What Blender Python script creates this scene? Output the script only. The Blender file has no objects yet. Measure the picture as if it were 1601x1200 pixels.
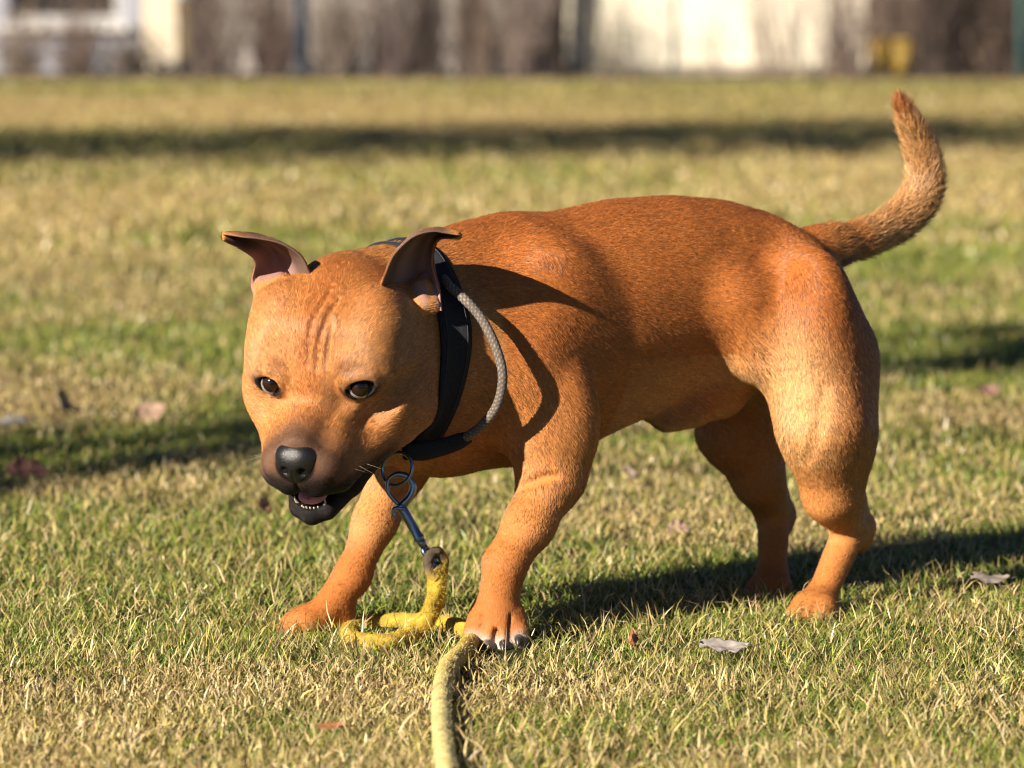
import bpy, math
import numpy as np
from mathutils import Vector

FINE = True
rng = np.random.default_rng(7)
R = math.radians
C = bpy.context.scene

# ------------------------------------------------------------------ camera
FPX = 6400.0                       # focal length in pixels of the 1601 px wide photograph
cam_d = bpy.data.cameras.new('camera')
cam = bpy.data.objects.new('camera', cam_d)
C.collection.objects.link(cam)
cam.location = (0, 0, 0.65)
PITCH = math.atan(0.0997)
cam.rotation_euler = (R(90) - PITCH, 0, 0)
cam_d.sensor_width = 36
cam_d.lens = FPX / 1601 * 36
cam_d.clip_start = 0.05
cam_d.clip_end = 400
cam_d.dof.use_dof = True
cam_d.dof.focus_distance = 3.88
cam_d.dof.aperture_fstop = (cam_d.lens / 1000) / 0.021
C.camera = cam

# ------------------------------------------------------------------ light
SUN_EL, SUN_AZ = 24.5, 45.0        # light travels towards (+cos az, +sin az)
world = bpy.data.worlds.new('World')
C.world = world
world.use_nodes = True
wn = world.node_tree
bg = wn.nodes['Background']
sky = wn.nodes.new('ShaderNodeTexSky')
sky.sky_type = 'NISHITA'
sky.sun_disc = False
sky.sun_elevation = R(SUN_EL)
sky.sun_rotation = R(270 - SUN_AZ)
sky.air_density = 0.3
sky.dust_density = 0.0
sky.ozone_density = 1.0
wn.links.new(sky.outputs[0], bg.inputs[0])
bg.inputs[1].default_value = 0.05
sun_d = bpy.data.lights.new('sun', 'SUN')
sun_d.energy = 5.0
sun_d.angle = R(0.5)
sun_d.color = (1.0, 0.885, 0.73)
sun = bpy.data.objects.new('sun', sun_d)
C.collection.objects.link(sun)
_L = Vector((math.cos(R(SUN_AZ)) * math.cos(R(SUN_EL)), math.sin(R(SUN_AZ)) * math.cos(R(SUN_EL)), -math.sin(R(SUN_EL))))
sun.rotation_euler = _L.to_track_quat('-Z', 'Y').to_euler()
sun.location = (-5, -5, 6)
C.view_settings.view_transform = 'Standard'
C.view_settings.look = 'None'
C.view_settings.exposure = 1.15
C.view_settings.gamma = 1.0
C.cycles.filter_width = 1.1
C.cycles.diffuse_bounces = 2

# ------------------------------------------------------------------ helpers
def P(px, py, d):
    """world point seen at photograph pixel (px, py) at distance d along +Y"""
    cx, cy = (px - 800.5) / FPX, (600 - py) / FPX
    cp, sp = math.cos(PITCH), math.sin(PITCH)
    dx, dy, dz = cx, cp + cy * sp, -sp + cy * cp
    return np.array([dx / dy * d, d, 0.65 + dz / dy * d])

def unit(v):
    v = np.asarray(v, float)
    return v / np.linalg.norm(v)

def tag(o, label=None, cat=None, group=None, kind=None):
    if label: o['label'] = label
    if cat: o['category'] = cat
    if group: o['group'] = group
    if kind: o['kind'] = kind
    return o

def mesh_obj(name, V, F, mat, parent=None, smooth=True, attrs=None, F3=None):
    """V (n,3); F (m,4) or (m,3) arrays"""
    me = bpy.data.meshes.new(name)
    V = np.asarray(V, np.float32)
    groups = [np.asarray(f, np.int32) for f in ([F] if F3 is None else [F, F3]) if len(f)]
    me.vertices.add(len(V)); me.vertices.foreach_set('co', V.ravel())
    loops = np.concatenate([g.ravel() for g in groups])
    tot = np.concatenate([np.full(len(g), g.shape[1], np.int32) for g in groups])
    start = np.concatenate([[0], np.cumsum(tot)[:-1]]).astype(np.int32)
    me.loops.add(len(loops)); me.loops.foreach_set('vertex_index', loops)
    me.polygons.add(len(tot)); me.polygons.foreach_set('loop_start', start)
    me.update(calc_edges=True)
    me.validate()
    me.polygons.foreach_set('use_smooth', np.full(len(me.polygons), bool(smooth)))
    if attrs:
        for k, (typ, arr) in attrs.items():
            a = me.attributes.new(k, typ, 'POINT')
            arr = np.asarray(arr, np.float32)
            if typ == 'FLOAT_COLOR':
                if arr.shape[1] == 3:
                    arr = np.concatenate([arr, np.ones((len(arr), 1), np.float32)], 1)
                a.data.foreach_set('color', arr.ravel())
            else:
                a.data.foreach_set('value', arr.ravel())
    if mat: me.materials.append(mat)
    o = bpy.data.objects.new(name, me)
    C.collection.objects.link(o)
    if parent: o.parent = parent
    return o

def empty(name, loc=(0, 0, 0)):
    o = bpy.data.objects.new(name, None)
    C.collection.objects.link(o)
    o.location = loc
    return o

def attach(o, parent):
    """parent while keeping the world place (parents are never rotated)"""
    o.parent = parent
    o.matrix_parent_inverse.identity()
    o.location = Vector(o.location) - Vector(parent.location)

def nmat(name):
    m = bpy.data.materials.new(name)
    m.use_nodes = True
    nt = m.node_tree
    b = nt.nodes['Principled BSDF']
    return m, nt, b

def N(nt, typ, **kw):
    n = nt.nodes.new(typ)
    for k, v in kw.items():
        if k.startswith('i_'):
            n.inputs[k[2:].replace('_', ' ')].default_value = v
        else:
            setattr(n, k, v)
    return n

def ramp(nt, stops):
    n = nt.nodes.new('ShaderNodeValToRGB')
    e = n.color_ramp.elements
    while len(e) > 1: e.remove(e[-1])
    e[0].position = stops[0][0]; e[0].color = (*stops[0][1], 1)
    for p, c in stops[1:]:
        x = e.new(p); x.color = (*c, 1)
    return n

def vnoise(p, seed=0):
    """cheap smooth value noise on (n,2) or (n,3) points, returns 0..1"""
    p = np.asarray(p, float)
    dim = p.shape[1]
    i = np.floor(p).astype(np.int64); f = p - i
    f = f * f * (3 - 2 * f)
    out = np.zeros(len(p))
    for c in range(2 ** dim):
        w = np.ones(len(p)); h = np.full(len(p), seed * 1013 + 17, np.int64)
        for a in range(dim):
            b = (c >> a) & 1
            w = w * (f[:, a] if b else 1 - f[:, a])
            h = (h * 374761393 + (i[:, a] + b) * 668265263 + 1274126177) & 0x7fffffff
            h = (h ^ (h >> 13)) * 1274126177 & 0x7fffffff
        h = h ^ (h >> 16)
        out += w * ((h & 0xffff) / 65535.0)
    return out

def fbm(p, oct=3, seed=0):
    p = np.asarray(p, float); s = 0; a = 1; t = 0
    for o in range(oct):
        s = s + a * vnoise(p * 2 ** o, seed + o * 7); t += a; a *= .5
    return s / t

def smooth(a, b, x):
    t = np.clip((x - a) / (b - a), 0, 1)
    return t * t * (3 - 2 * t)

def tube(points, radii, seg=12, caps=True, ell=None):
    """swept tube; returns V, quads, tris. radii scalar or per point"""
    P_ = np.asarray(points, float); n = len(P_)
    r = np.broadcast_to(np.asarray(radii, float), (n,))
    T = np.gradient(P_, axis=0); T /= np.linalg.norm(T, axis=1)[:, None] + 1e-12
    up = np.array([0, 0, 1.0]) if abs(T[0][2]) < .9 else np.array([1.0, 0, 0])
    u = unit(np.cross(T[0], up)); Vs = []
    for k in range(n):
        u = u - T[k] * np.dot(u, T[k]); u = unit(u); w = np.cross(T[k], u)
        a = np.arange(seg) / seg * 2 * np.pi
        Vs.append(P_[k] + r[k] * (np.cos(a)[:, None] * u + np.sin(a)[:, None] * w))
    V = np.concatenate(Vs)
    k = np.arange(n - 1)[:, None] * seg; j = np.arange(seg)[None]; j2 = (j + 1) % seg
    F = np.stack([k + j, k + j2, k + seg + j2, k + seg + j], -1).reshape(-1, 4)
    F3 = np.zeros((0, 3), int)
    if caps:
        V = np.concatenate([V, P_[:1], P_[-1:]])
        a = np.arange(seg); b = (a + 1) % seg
        F3 = np.concatenate([np.stack([b, a, np.full(seg, n * seg)], 1),
                             np.stack([(n - 1) * seg + a, (n - 1) * seg + b, np.full(seg, n * seg + 1)], 1)])
    return V, F, F3

def merge(parts):
    V, F, F3, o = [], [], [], 0
    for v, f, f3 in parts:
        V.append(v); F.append(np.asarray(f).reshape(-1, 4) + o); F3.append(np.asarray(f3).reshape(-1, 3) + o); o += len(v)
    return np.concatenate(V), np.concatenate(F), np.concatenate(F3)

def spline(pts, n):
    """Catmull-Rom through pts -> n samples"""
    p = np.asarray(pts, float)
    p = np.concatenate([[2 * p[0] - p[1]], p, [2 * p[-1] - p[-2]]])
    m = len(p) - 3
    t = np.linspace(0, m - 1e-9, n); i = t.astype(int); f = (t - i)[:, None]
    a, b, c, d = p[i], p[i + 1], p[i + 2], p[i + 3]
    return .5 * (2 * b + (c - a) * f + (2 * a - 5 * b + 4 * c - d) * f ** 2 + (3 * b - a - 3 * c + d) * f ** 3)

# ================================================================== THE DOG
# distance-field modelling: tapered capsules and ellipsoids blended smoothly on a grid
# that is fine around the head, then turned into one continuous mesh (surface nets)
def axis(lo, hi, flo, fhi, fine, coarse):
    a = [lo]
    while a[-1] < hi:
        x = a[-1]
        d = max(flo - x, x - fhi, 0)
        a.append(x + min(coarse, fine + d * 0.08))
    return np.array(a, np.float32)

fs, cs = (0.0013, 0.0028) if FINE else (0.0028, 0.0045)
XS = axis(-.29, .50, -.275, -.07, fs, cs)
YS = axis(3.72, 4.44, 3.75, 3.95, fs, cs)
ZS = axis(-.006, .56, .15, .39, fs, cs)
FLD = np.full((len(XS), len(YS), len(ZS)), 0.5, np.float32)

def region(lo, hi):
    i0, i1 = np.searchsorted(XS, lo[0]), np.searchsorted(XS, hi[0])
    j0, j1 = np.searchsorted(YS, lo[1]), np.searchsorted(YS, hi[1])
    k0, k1 = np.searchsorted(ZS, lo[2]), np.searchsorted(ZS, hi[2])
    sl = (slice(i0, i1), slice(j0, j1), slice(k0, k1))
    return sl, XS[i0:i1][:, None, None], YS[j0:j1][None, :, None], ZS[k0:k1][None, None, :]

def apply_(sl, d, k, mode):
    a = FLD[sl]
    if mode == 'add':
        h = np.maximum(k - np.abs(a - d), 0) / k
        FLD[sl] = np.minimum(a, d) - h * h * k * .25
    else:
        h = np.maximum(k - np.abs(a + d), 0) / k
        FLD[sl] = np.maximum(a, -d) + h * h * k * .25

def cap(a, b, ra, rb, k=.012, mode='add'):
    a = np.asarray(a, float); b = np.asarray(b, float); m = k + .012
    lo = np.minimum(a - ra, b - rb) - m; hi = np.maximum(a + ra, b + rb) + m
    sl, X, Y, Z = region(lo, hi)
    ab = b - a; L2 = float(ab @ ab) + 1e-12
    px, py, pz = X - a[0], Y - a[1], Z - a[2]
    t = np.clip((px * ab[0] + py * ab[1] + pz * ab[2]) / L2, 0, 1)
    d = np.sqrt((px - t * ab[0]) ** 2 + (py - t * ab[1]) ** 2 + (pz - t * ab[2]) ** 2) - (ra + (rb - ra) * t)
    apply_(sl, d.astype(np.float32), k, mode)

def ell(c, r, ax=None, k=.012, mode='add'):
    c = np.asarray(c, float); r = np.asarray(r, float)
    ax = np.eye(3) if ax is None else np.asarray(ax, float)
    ext = np.sqrt(((ax * r[:, None]) ** 2).sum(0)) + k + .012
    sl, X, Y, Z = region(c - ext, c + ext)
    px, py, pz = X - c[0], Y - c[1], Z - c[2]
    q = [px * ax[i][0] + py * ax[i][1] + pz * ax[i][2] for i in range(3)]
    k0 = np.sqrt(sum((q[i] / r[i]) ** 2 for i in range(3)))
    k1 = np.sqrt(sum((q[i] / r[i] ** 2) ** 2 for i in range(3))) + 1e-6
    d = k0 * (k0 - 1) / k1
    apply_(sl, d.astype(np.float32), k, mode)

# body frame -------------------------------------------------------
A0 = np.array([.315, 4.25, 0.0])
BF = unit([-.88, -.47, 0]); BL = np.array([-BF[1], BF[0], 0]); BU = np.array([0, 0, 1.0])
BAX = np.array([BF, BL, BU])
def B(s, l, z): return A0 + s * BF + l * BL + np.array([0, 0, z])

# head frame -------------------------------------------------------
HYAW, HPIT, HROLL = R(18), R(24), R(2.5)
HF = np.array([-math.sin(HYAW) * math.cos(HPIT), -math.cos(HYAW) * math.cos(HPIT), -math.sin(HPIT)])
_hl = np.array([math.cos(HYAW), -math.sin(HYAW), 0])
_hu = np.cross(HF, _hl)
HL = unit(_hl * math.cos(HROLL) - _hu * math.sin(HROLL)); HU = np.cross(HF, HL)
HAX = np.array([HF, HL, HU])
H0 = P(490, 601, 3.855) - .06 * HF - .01 * HU
def H(f, l, u): return H0 + f * HF + l * HL + u * HU

# ---- torso: lofted oval sections  s: (top z, bottom z, half width, centre offset)
ST = np.array([  # s, top, bottom, halfwidth
    [-.030, .345, .300, .016],
    [-.012, .370, .265, .038],
    [.02, .388, .236, .058],
    [.06, .407, .222, .072],
    [.114, .4215, .212, .076],
    [.174, .427, .213, .083],
    [.24, .425, .191, .090],
    [.30, .415, .168, .097],
    [.358, .408, .160, .095],
    [.416, .392, .165, .086],
    [.45, .372, .172, .068],
    [.475, .345, .196, .040]])
def torso():
    lo = np.minimum(B(-.05, -.12, .14), B(.5, .12, .14)) - .03; hi = np.maximum(B(-.05, -.12, .45), B(.5, .12, .45)) + .03
    lo = np.minimum(lo, np.minimum(B(-.05, .12, .14), B(.5, -.12, .14))); hi = np.maximum(hi, np.maximum(B(-.05, .12, .45), B(.5, -.12, .45)))
    sl, X, Y, Z = region(lo, hi)
    s = ((X - A0[0]) * BF[0] + (Y - A0[1]) * BF[1]); l = ((X - A0[0]) * BL[0] + (Y - A0[1]) * BL[1])
    ss = np.linspace(ST[0, 0], ST[-1, 0], 200)
    def ip(c):
        # smooth interpolation
        y = np.interp(ss, ST[:, 0], ST[:, c]); 
        ker = np.hanning(17); ker /= ker.sum()
        yp = np.pad(y, 8, mode='reflect', reflect_type='odd')
        return np.interp(s, ss, np.convolve(yp, ker, 'valid'))
    top, bot, w = ip(1), ip(2), np.maximum(ip(3), .008)
    c = bot + (top - bot) * .52
    zz = Z - c
    hh = np.where(zz > 0, top - c, c - bot)
    # ribs: egg section, narrower at the keel
    wz = w * (1 - .34 * np.clip(-zz / hh, 0, 1) ** 2 - .06 * np.clip(zz / hh, 0, 1) ** 2)
    p = 2.15
    q = (np.abs(l / wz) ** p + np.abs(zz / hh) ** p) ** (1 / p)
    d = (q - 1) * np.minimum(wz, hh) * .85
    e = np.maximum(ST[0, 0] - s, s - ST[-1, 0])
    d = np.maximum(d, e)
    apply_(sl, d.astype(np.float32), .01, 'add')
torso()

# ---- neck
cap(B(.37, 0, .315), H(-.06, 0, .015), .090, .066, .03)
cap(B(.40, 0, .265), H(-.04, 0, -.045), .086, .066, .03)
cap(B(.43, 0, .240), H(-.02, 0, -.075), .066, .045, .03)
cap(B(.39, .03, .30), H(-.045, .03, -.02), .070, .052, .03)
# prosternum
ell(B(.44, 0, .225), (.045, .062, .058), BAX, .03)

# ---- near (left) shoulder and foreleg
sh = B(.385, .066, .275); elb = P(862, 748, 3.995); wr = P(790, 880, 3.955); pw = P(778, 962, 3.955)
ell(B(.350, .068, .315), (.052, .034, .070), BAX, .035)          # shoulder blade
ell(B(.385, .076, .255), (.050, .036, .055), BAX, .03)          # point of shoulder
cap(sh, elb, .042, .031, .018)
ell(B(.350, .094, .212), (.036, .034, .062), BAX, .016)         # triceps
cap(elb, elb * .45 + wr * .55 + [.003, 0, 0], .0285, .0235, .014)
cap(elb * .45 + wr * .55 + [.003, 0, 0], wr, .0235, .0200, .012)
cap(wr, pw + [0, 0, .012], .0205, .0195, .010)
def paw(c, fwd, sc=1.0, spread=1.0, kk=.006, drop=0):
    fwd = unit(fwd); rt = unit(np.cross(fwd, [0, 0, 1])); up = np.cross(rt, fwd)
    ax = np.array([fwd, rt, up])
    ell(c, np.array([.026, .0255, .019]) * sc, ax, .012)
    tips = []
    for i, (o, f) in enumerate([(-.0195, .012), (-.0070, .021), (.0070, .021), (.0195, .012)]):
        o = o * spread
        a = c + (rt * o * .8 + up * .004) * sc; b = c + (fwd * f + rt * o - up * .005) * sc
        t = c + (fwd * (f + .009) + rt * o * 1.05 - up * (.0095 + drop)) * sc
        cap(a, b, .0102 * sc, .0098 * sc, .005)
        cap(b, t, .0096 * sc, .0082 * sc, .004)
        tips.append((t, fwd, rt, up, sc))
    # grooves between the toes
    for o in (-.0130, 0, .0130):
        o = o * spread
        g0 = c + (fwd * .012 + rt * o * .95 + up * .0125) * sc; g1 = c + (fwd * .034 + rt * o * 1.02 - up * .006) * sc
        cap(g0, g1, .0016, .0034, .004, 'sub')
    return tips
FLt = paw(P(777, 968, 3.955), (-.05, -1, -.50), 1.04, 1.04)

# ---- far (right) foreleg reaching forward to the left of the picture
sh2 = B(.385, -.066, .275); elb2 = P(622, 730, 4.09); wr2 = P(551, 900, 4.055); pw2 = P(505, 964, 4.035)
cap(sh2, elb2, .042, .029, .022)
cap(elb2, elb2 * .5 + wr2 * .5, .0270, .0205, .014)
cap(elb2 * .5 + wr2 * .5, wr2, .0210, .0155, .012)
cap(wr2, pw2, .0180, .0170, .012)
cap(P(536, 955, 4.045), P(536, 984, 4.04), .012, .011, .01)
FRt = paw(P(477, 976, 4.03), (-.95, -.32, -.20), 1.0, 1.0)

ell(B(.115, .108, .258), (.050, .030, .038), BAX, .035, 'sub')
# ---- near hind leg
hip = B(.050, .054, .315); kn = P(1285, 672, 4.115); hk = P(1330, 826, 4.175); hp = P(1283, 935, 4.14)
cap(hip, kn, .046, .0375, .04)
ell(P(1272, 530, 4.135), (.043, .044, .088), BAX, .035)           # thigh mass
cap(P(1298, 555, 4.18), P(1304, 665, 4.155), .038, .033, .05)      # hamstrings
cap(P(1318, 570, 4.18), P(1320, 700, 4.165), .026, .020, .035)
cap(kn, P(1298, 774, 4.135), .0355, .0270, .03)
cap(P(1305, 690, 4.15), P(1316, 790, 4.16), .029, .018, .03)
cap(P(1298, 774, 4.135), hk, .0240, .0150, .014)
cap(P(1335, 740, 4.175), P(1350, 826, 4.19), .0085, .0090, .010)   # tendon to the hock point
cap(P(1352, 822, 4.19), P(1344, 846, 4.19), .0110, .0120, .010)
cap(hk, hp, .0175, .0145, .010)
cap(hp, P(1274, 955, 4.125), .0150, .0175, .010)
HLt = paw(P(1274, 951, 4.12), (-.62, -.78, -.25), .95, .95)

for pts_, r_, k_ in (([(1290, 600), (1284, 650), (1272, 695), (1256, 728)], .0010, .012), ):
    MUSC = globals().setdefault('MUSC', []); MUSC.append((pts_, r_, k_))
# ---- far hind leg
hip2 = B(.035, -.052, .30); kn2 = P(1150, 672, 4.29); hk2 = P(1210, 806, 4.33); hp2 = P(1207, 905, 4.29)
cap(hip2, kn2, .055, .040, .03)
cap(P(1190, 560, 4.30), P(1195, 700, 4.32), .040, .026, .025)
cap(kn2, P(1186, 750, 4.30), .036, .026, .018)
cap(P(1186, 750, 4.30), hk2, .026, .0175, .012)
cap(P(1205, 720, 4.33), P(1226, 806, 4.34), .012, .0100, .012)
cap(P(1226, 802, 4.34), P(1222, 822, 4.34), .0105, .0110, .010)
cap(hk2, hp2, .0170, .0150, .010)
cap(hp2, P(1203, 925, 4.275), .0165, .018, .010)
HRt = paw(P(1203, 924, 4.27), (-.35, -.93, -.25), .95, .95)

# ---- belly and sheath
cap(P(1120, 610, 4.18), P(1050, 640, 4.16), .024, .017, .025)
cap(P(1085, 640, 4.155), P(1042, 656, 4.145), .0165, .0105, .010)
cap(P(1180, 560, 4.13), P(1160, 470, 4.12), .012, .020, .04)      # flank fold

# ---- tail
TP = np.array([P(1270, 385, 4.25), P(1310, 383, 4.27), P(1360, 368, 4.30), P(1405, 345, 4.33), P(1436, 312, 4.345), P(1446, 275, 4.35), P(1438, 230, 4.345), P(1423, 193, 4.335), P(1409, 160, 4.33)])
TR = np.array([.018, .0160, .0145, .0155, .0160, .0150, .0125, .0085, .0035])
TPs = spline(TP, 34); TRs = np.interp(np.linspace(0, 1, 34), np.linspace(0, 1, 9), TR)
for i in range(33):
    cap(TPs[i], TPs[i + 1], TRs[i], TRs[i + 1], .004 if i > 3 else .014)

# ---- head
ell(H(-.015, 0, .012), (.082, .072, .066), HAX, .02)
ell(H(-.020, 0, .050), (.060, .050, .032), HAX, .02)
for sgn in (-1, 1):
    ell(H(-.004, sgn * .050, -.024), (.062, .042, .056), HAX, .02)     # cheek muscle
    ell(H(-.006, sgn * .049, .022), (.062, .034, .048), HAX, .02)     # temple
    ell(H(.040, sgn * .030, .022), (.022, .022, .014), HAX, .012)     # brow
    cap(H(.046, sgn * .043, -.014), H(.0, sgn * .069, -.006), .011, .012, .014)   # cheek bone
    cap(H(.052, sgn * .023, -.034), H(.108, sgn * .0175, -.048), .028, .0235, .014)   # upper lip
    cap(H(.030, sgn * .043, -.048), H(.098, sgn * .0300, -.064), .0250, .0160, .012)   # hanging lip
    cap(H(.100, sgn * .0250, -.064), H(.114, sgn * .0130, -.066), .0140, .0130, .008)
    cap(H(.005, sgn * .052, -.055), H(.045, sgn * .040, -.060), .026, .020, .014)
ell(H(.046, 0, .004), (.030, .028, .024), HAX, .016)                   # stop
for sgn in (-1, 1):
    cap(H(.036, sgn * .044, .018), H(.000, sgn * .048, .056), .020, .020, .022)      # ridge from the brow to the ear
    ell(H(.018, sgn * .106, .030), (.036, .016, .024), HAX, .026, 'sub')               # hollow of the temple
    ell(H(.076, sgn * .064, -.020), (.018, .018, .014), HAX, .022, 'sub')              # in front of the cheek, under the eye
    cap(H(.008, sgn * .066, -.032), H(-.02, sgn * .073, -.052), .020, .020, .014)     # jaw muscle
ell(H(.050, 0, .105), (.060, .050, .022), HAX, .030, 'sub')                         # flatter crown
cap(H(.055, 0, -.012), H(.114, 0, -.027), .020, .017, .012)            # bridge
ell(H(.120, 0, -.048), (.014, .020, .020), HAX, .008)
# throat and lower jaw
ell(H(-.01, 0, -.065), (.06, .05, .03), HAX, .02)
for sgn in (-1, 1):
    cap(H(.010, sgn * .040, -.074), H(.060, sgn * .024, -.095), .018, .0135, .010)
    cap(H(.060, sgn * .024, -.095), H(.098, sgn * .013, -.1035), .0135, .0110, .006)
cap(H(.060, 0, -.098), H(.103, 0, -.1060), .014, .0120, .006)
# open mouth
ell(H(.098, 0, -.0865), (.042, .0215, .0100), HAX, .004, 'sub')
ell(H(.096, 0, -.0930), (.022, .0140, .0055), HAX, .003, 'sub')
def hit(px, py, d0=3.70, d1=4.5):
    """first body point seen through photograph pixel (used to set eyes on the skin)"""
    for d in np.arange(d0, d1, .0005):
        x = P(px, py, d)
        ii = (np.searchsorted(XS, x[0]), np.searchsorted(YS, x[1]), np.searchsorted(ZS, x[2]))
        if all(q < n for q, n in zip(ii, FLD.shape)) and FLD[ii] < 0: return x
    return None
# forehead furrow, creases and the fold under the cheek bone
def crease(pts, r, k, dep=.0006):
    q = [hit(*p_) for p_ in spline(np.array(pts, float), 12)]
    q = [x for x in q if x is not None]
    if len(q) < 4: return
    q = np.array(q)
    for _ in range(4): q[1:-1, 1] = (q[:-2, 1] + 2 * q[1:-1, 1] + q[2:, 1]) / 4      # even depth along the fold
    for n_, (a_, b_) in enumerate(zip(q, q[1:])):
        e0, e1 = math.sin(math.pi * (n_ + .3) / 12), math.sin(math.pi * (n_ + 1.3) / 12)
        cap(a_ - HF * dep, b_ - HF * dep, r * max(e0, .2), r * max(e1, .2), k, 'sub')
for pts_, r_, k_ in MUSC: crease(pts_, r_, k_, -.0045)
crease([(800, 766), (838, 748), (872, 740)], .0010, .008, -.0018)
crease([(520, 446), (507, 470), (490, 500), (482, 535), (480, 575)], .0010, .0050, -.0003)
crease([(530, 468), (512, 496), (499, 535), (494, 582)], .0010, .0052, -.0002)
crease([(518, 500), (514, 535), (509, 578)], .0008, .0048, -.0006)
crease([(648, 584), (624, 608), (600, 632), (574, 652)], .0040, .0160, -.0030)
cap(H(.134, 0, -.052), H(.124, 0, -.078), .0012, .0015, .004, 'sub')   # lip split

EYES = []
for (ex, ey, sgn) in ((424, 600, -1), (563, 606, 1)):
    p = hit(ex, ey)
    loc = np.array([(p - H0) @ HF, (p - H0) @ HL, (p - H0) @ HU])
    en = unit(HF * .88 + HL * (.36 if sgn > 0 else -.24) + HU * .04)      # outward axis of the eye
    ev = unit(HU - en * (HU @ en)); eh = np.cross(ev, en) * 1.0
    tilt = R(8) * sgn
    eh2 = eh * math.cos(tilt) + ev * math.sin(tilt) * (1 if eh @ HL > 0 else -1); ev2 = np.cross(en, eh2); ev2 = ev2 * np.sign(ev2 @ HU)
    vd = unit(np.array([0, 0, .65]) - p); c = p - unit(en * .35 + vd * .65) * .0084
    EYES.append((c, en, eh2, ev2))
    print('eye', loc)
    ell(p - en * .0046, (.0115, .0162, .0108), (en, eh2, ev2), .010)
    cap(p - en * .003 - eh2 * .012 + ev2 * .0085, p - en * .003 + eh2 * .012 + ev2 * .0085, .0034, .0034, .008)     # lids
    ell(p + en * .003, (.0150, .0138 if sgn > 0 else .0122, .0086), (en, eh2, ev2), .0025, 'sub')
    ell(c, (.0117,) * 3, None, .002, 'sub')
    for off, rr in ((.0125, .0022), (-.0120, .0018)):                    # lid folds
        pass

# folds inside the ears
EARIN = [(P(654, 446, 3.915), P(662, 474, 3.905)), (P(668, 430, 3.935), P(660, 446, 3.925)), (P(676, 452, 3.925), P(680, 478, 3.91)),
         (P(438, 432, 3.925), P(410, 440, 3.925)), (P(404, 454, 3.925), P(414, 470, 3.915))]
for a_, b_ in EARIN:
    cap(a_, b_, .0042, .0060, .012)
def surface_nets():
    ins = FLD < 0
    cnt = np.zeros(tuple(n - 1 for n in ins.shape), np.uint8)
    for a in (0, 1):
        for b in (0, 1):
            for c in (0, 1):
                cnt += ins[a:ins.shape[0] - 1 + a, b:ins.shape[1] - 1 + b, c:ins.shape[2] - 1 + c]
    act = (cnt > 0) & (cnt < 8)
    idx = np.argwhere(act)
    vid = np.full(act.shape, -1, np.int32); vid[act] = np.arange(len(idx))
    i, j, k = idx.T
    acc = np.zeros((len(idx), 3)); n = np.zeros(len(idx))
    cor = {}
    for a in (0, 1):
        for b in (0, 1):
            for c in (0, 1):
                cor[a, b, c] = FLD[i + a, j + b, k + c].astype(float)
    px = [XS[i].astype(float), XS[i + 1].astype(float)]; py = [YS[j].astype(float), YS[j + 1].astype(float)]; pz = [ZS[k].astype(float), ZS[k + 1].astype(float)]
    ks = list(cor)
    for a in ks:
        for ax in range(3):
            if a[ax]: continue
            b = list(a); b[ax] = 1; b = tuple(b)
            fa, fb = cor[a], cor[b]
            m = (fa < 0) != (fb < 0)
            t = np.where(m, fa / np.where(m, fa - fb, 1), 0)
            for q, pp in enumerate((px, py, pz)):
                va = pp[a[q]]; vb = pp[b[q]]
                acc[:, q] += np.where(m, va + (vb - va) * t, 0)
            n += m
    V = acc / n[:, None]
    Fs = []
    for ax in range(3):
        o1, o2 = [(1, 2), (2, 0), (0, 1)][ax]
        A = np.take(ins, range(ins.shape[ax] - 1), ax); Bq = np.take(ins, range(1, ins.shape[ax]), ax)
        e = np.argwhere(A != Bq)
        ok = (e[:, o1] > 0) & (e[:, o2] > 0) & (e[:, o1] < ins.shape[o1] - 1) & (e[:, o2] < ins.shape[o2] - 1)
        e = e[ok]
        s = A[tuple(e.T)]
        def g(d1, d2):
            c = e.copy(); c[:, o1] -= d1; c[:, o2] -= d2
            return vid[tuple(c.T)]
        q = np.stack([g(1, 1), g(0, 1), g(0, 0), g(1, 0)], 1)
        q[~s] = q[~s][:, ::-1]
        Fs.append(q)
    return V, np.concatenate(Fs)

DV, DF = surface_nets()
# keep only the main connected surface (drops inner bubbles)
def vertex_normals(V, F):
    n = np.cross(V[F[:, 2]] - V[F[:, 0]], V[F[:, 3]] - V[F[:, 1]])
    N_ = np.zeros_like(V)
    for c in range(4):
        for a in range(3):
            N_[:, a] += np.bincount(F[:, c], n[:, a], len(V))
    return N_ / (np.linalg.norm(N_, axis=1)[:, None] + 1e-20)
def relax(V, F, it=2, lam=.5):
    e = np.concatenate([F[:, [0, 1]], F[:, [1, 2]], F[:, [2, 3]], F[:, [3, 0]]])
    deg = np.bincount(e[:, 0], minlength=len(V)) + np.bincount(e[:, 1], minlength=len(V))
    for _ in range(it):
        for l_ in (lam, -lam * 1.04):
            s = np.stack([np.bincount(e[:, 0], V[e[:, 1], a], len(V)) + np.bincount(e[:, 1], V[e[:, 0], a], len(V)) for a in range(3)], 1)
            V = V + l_ * (s / deg[:, None] - V)
    return V
DV = relax(DV, DF, 3)
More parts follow.
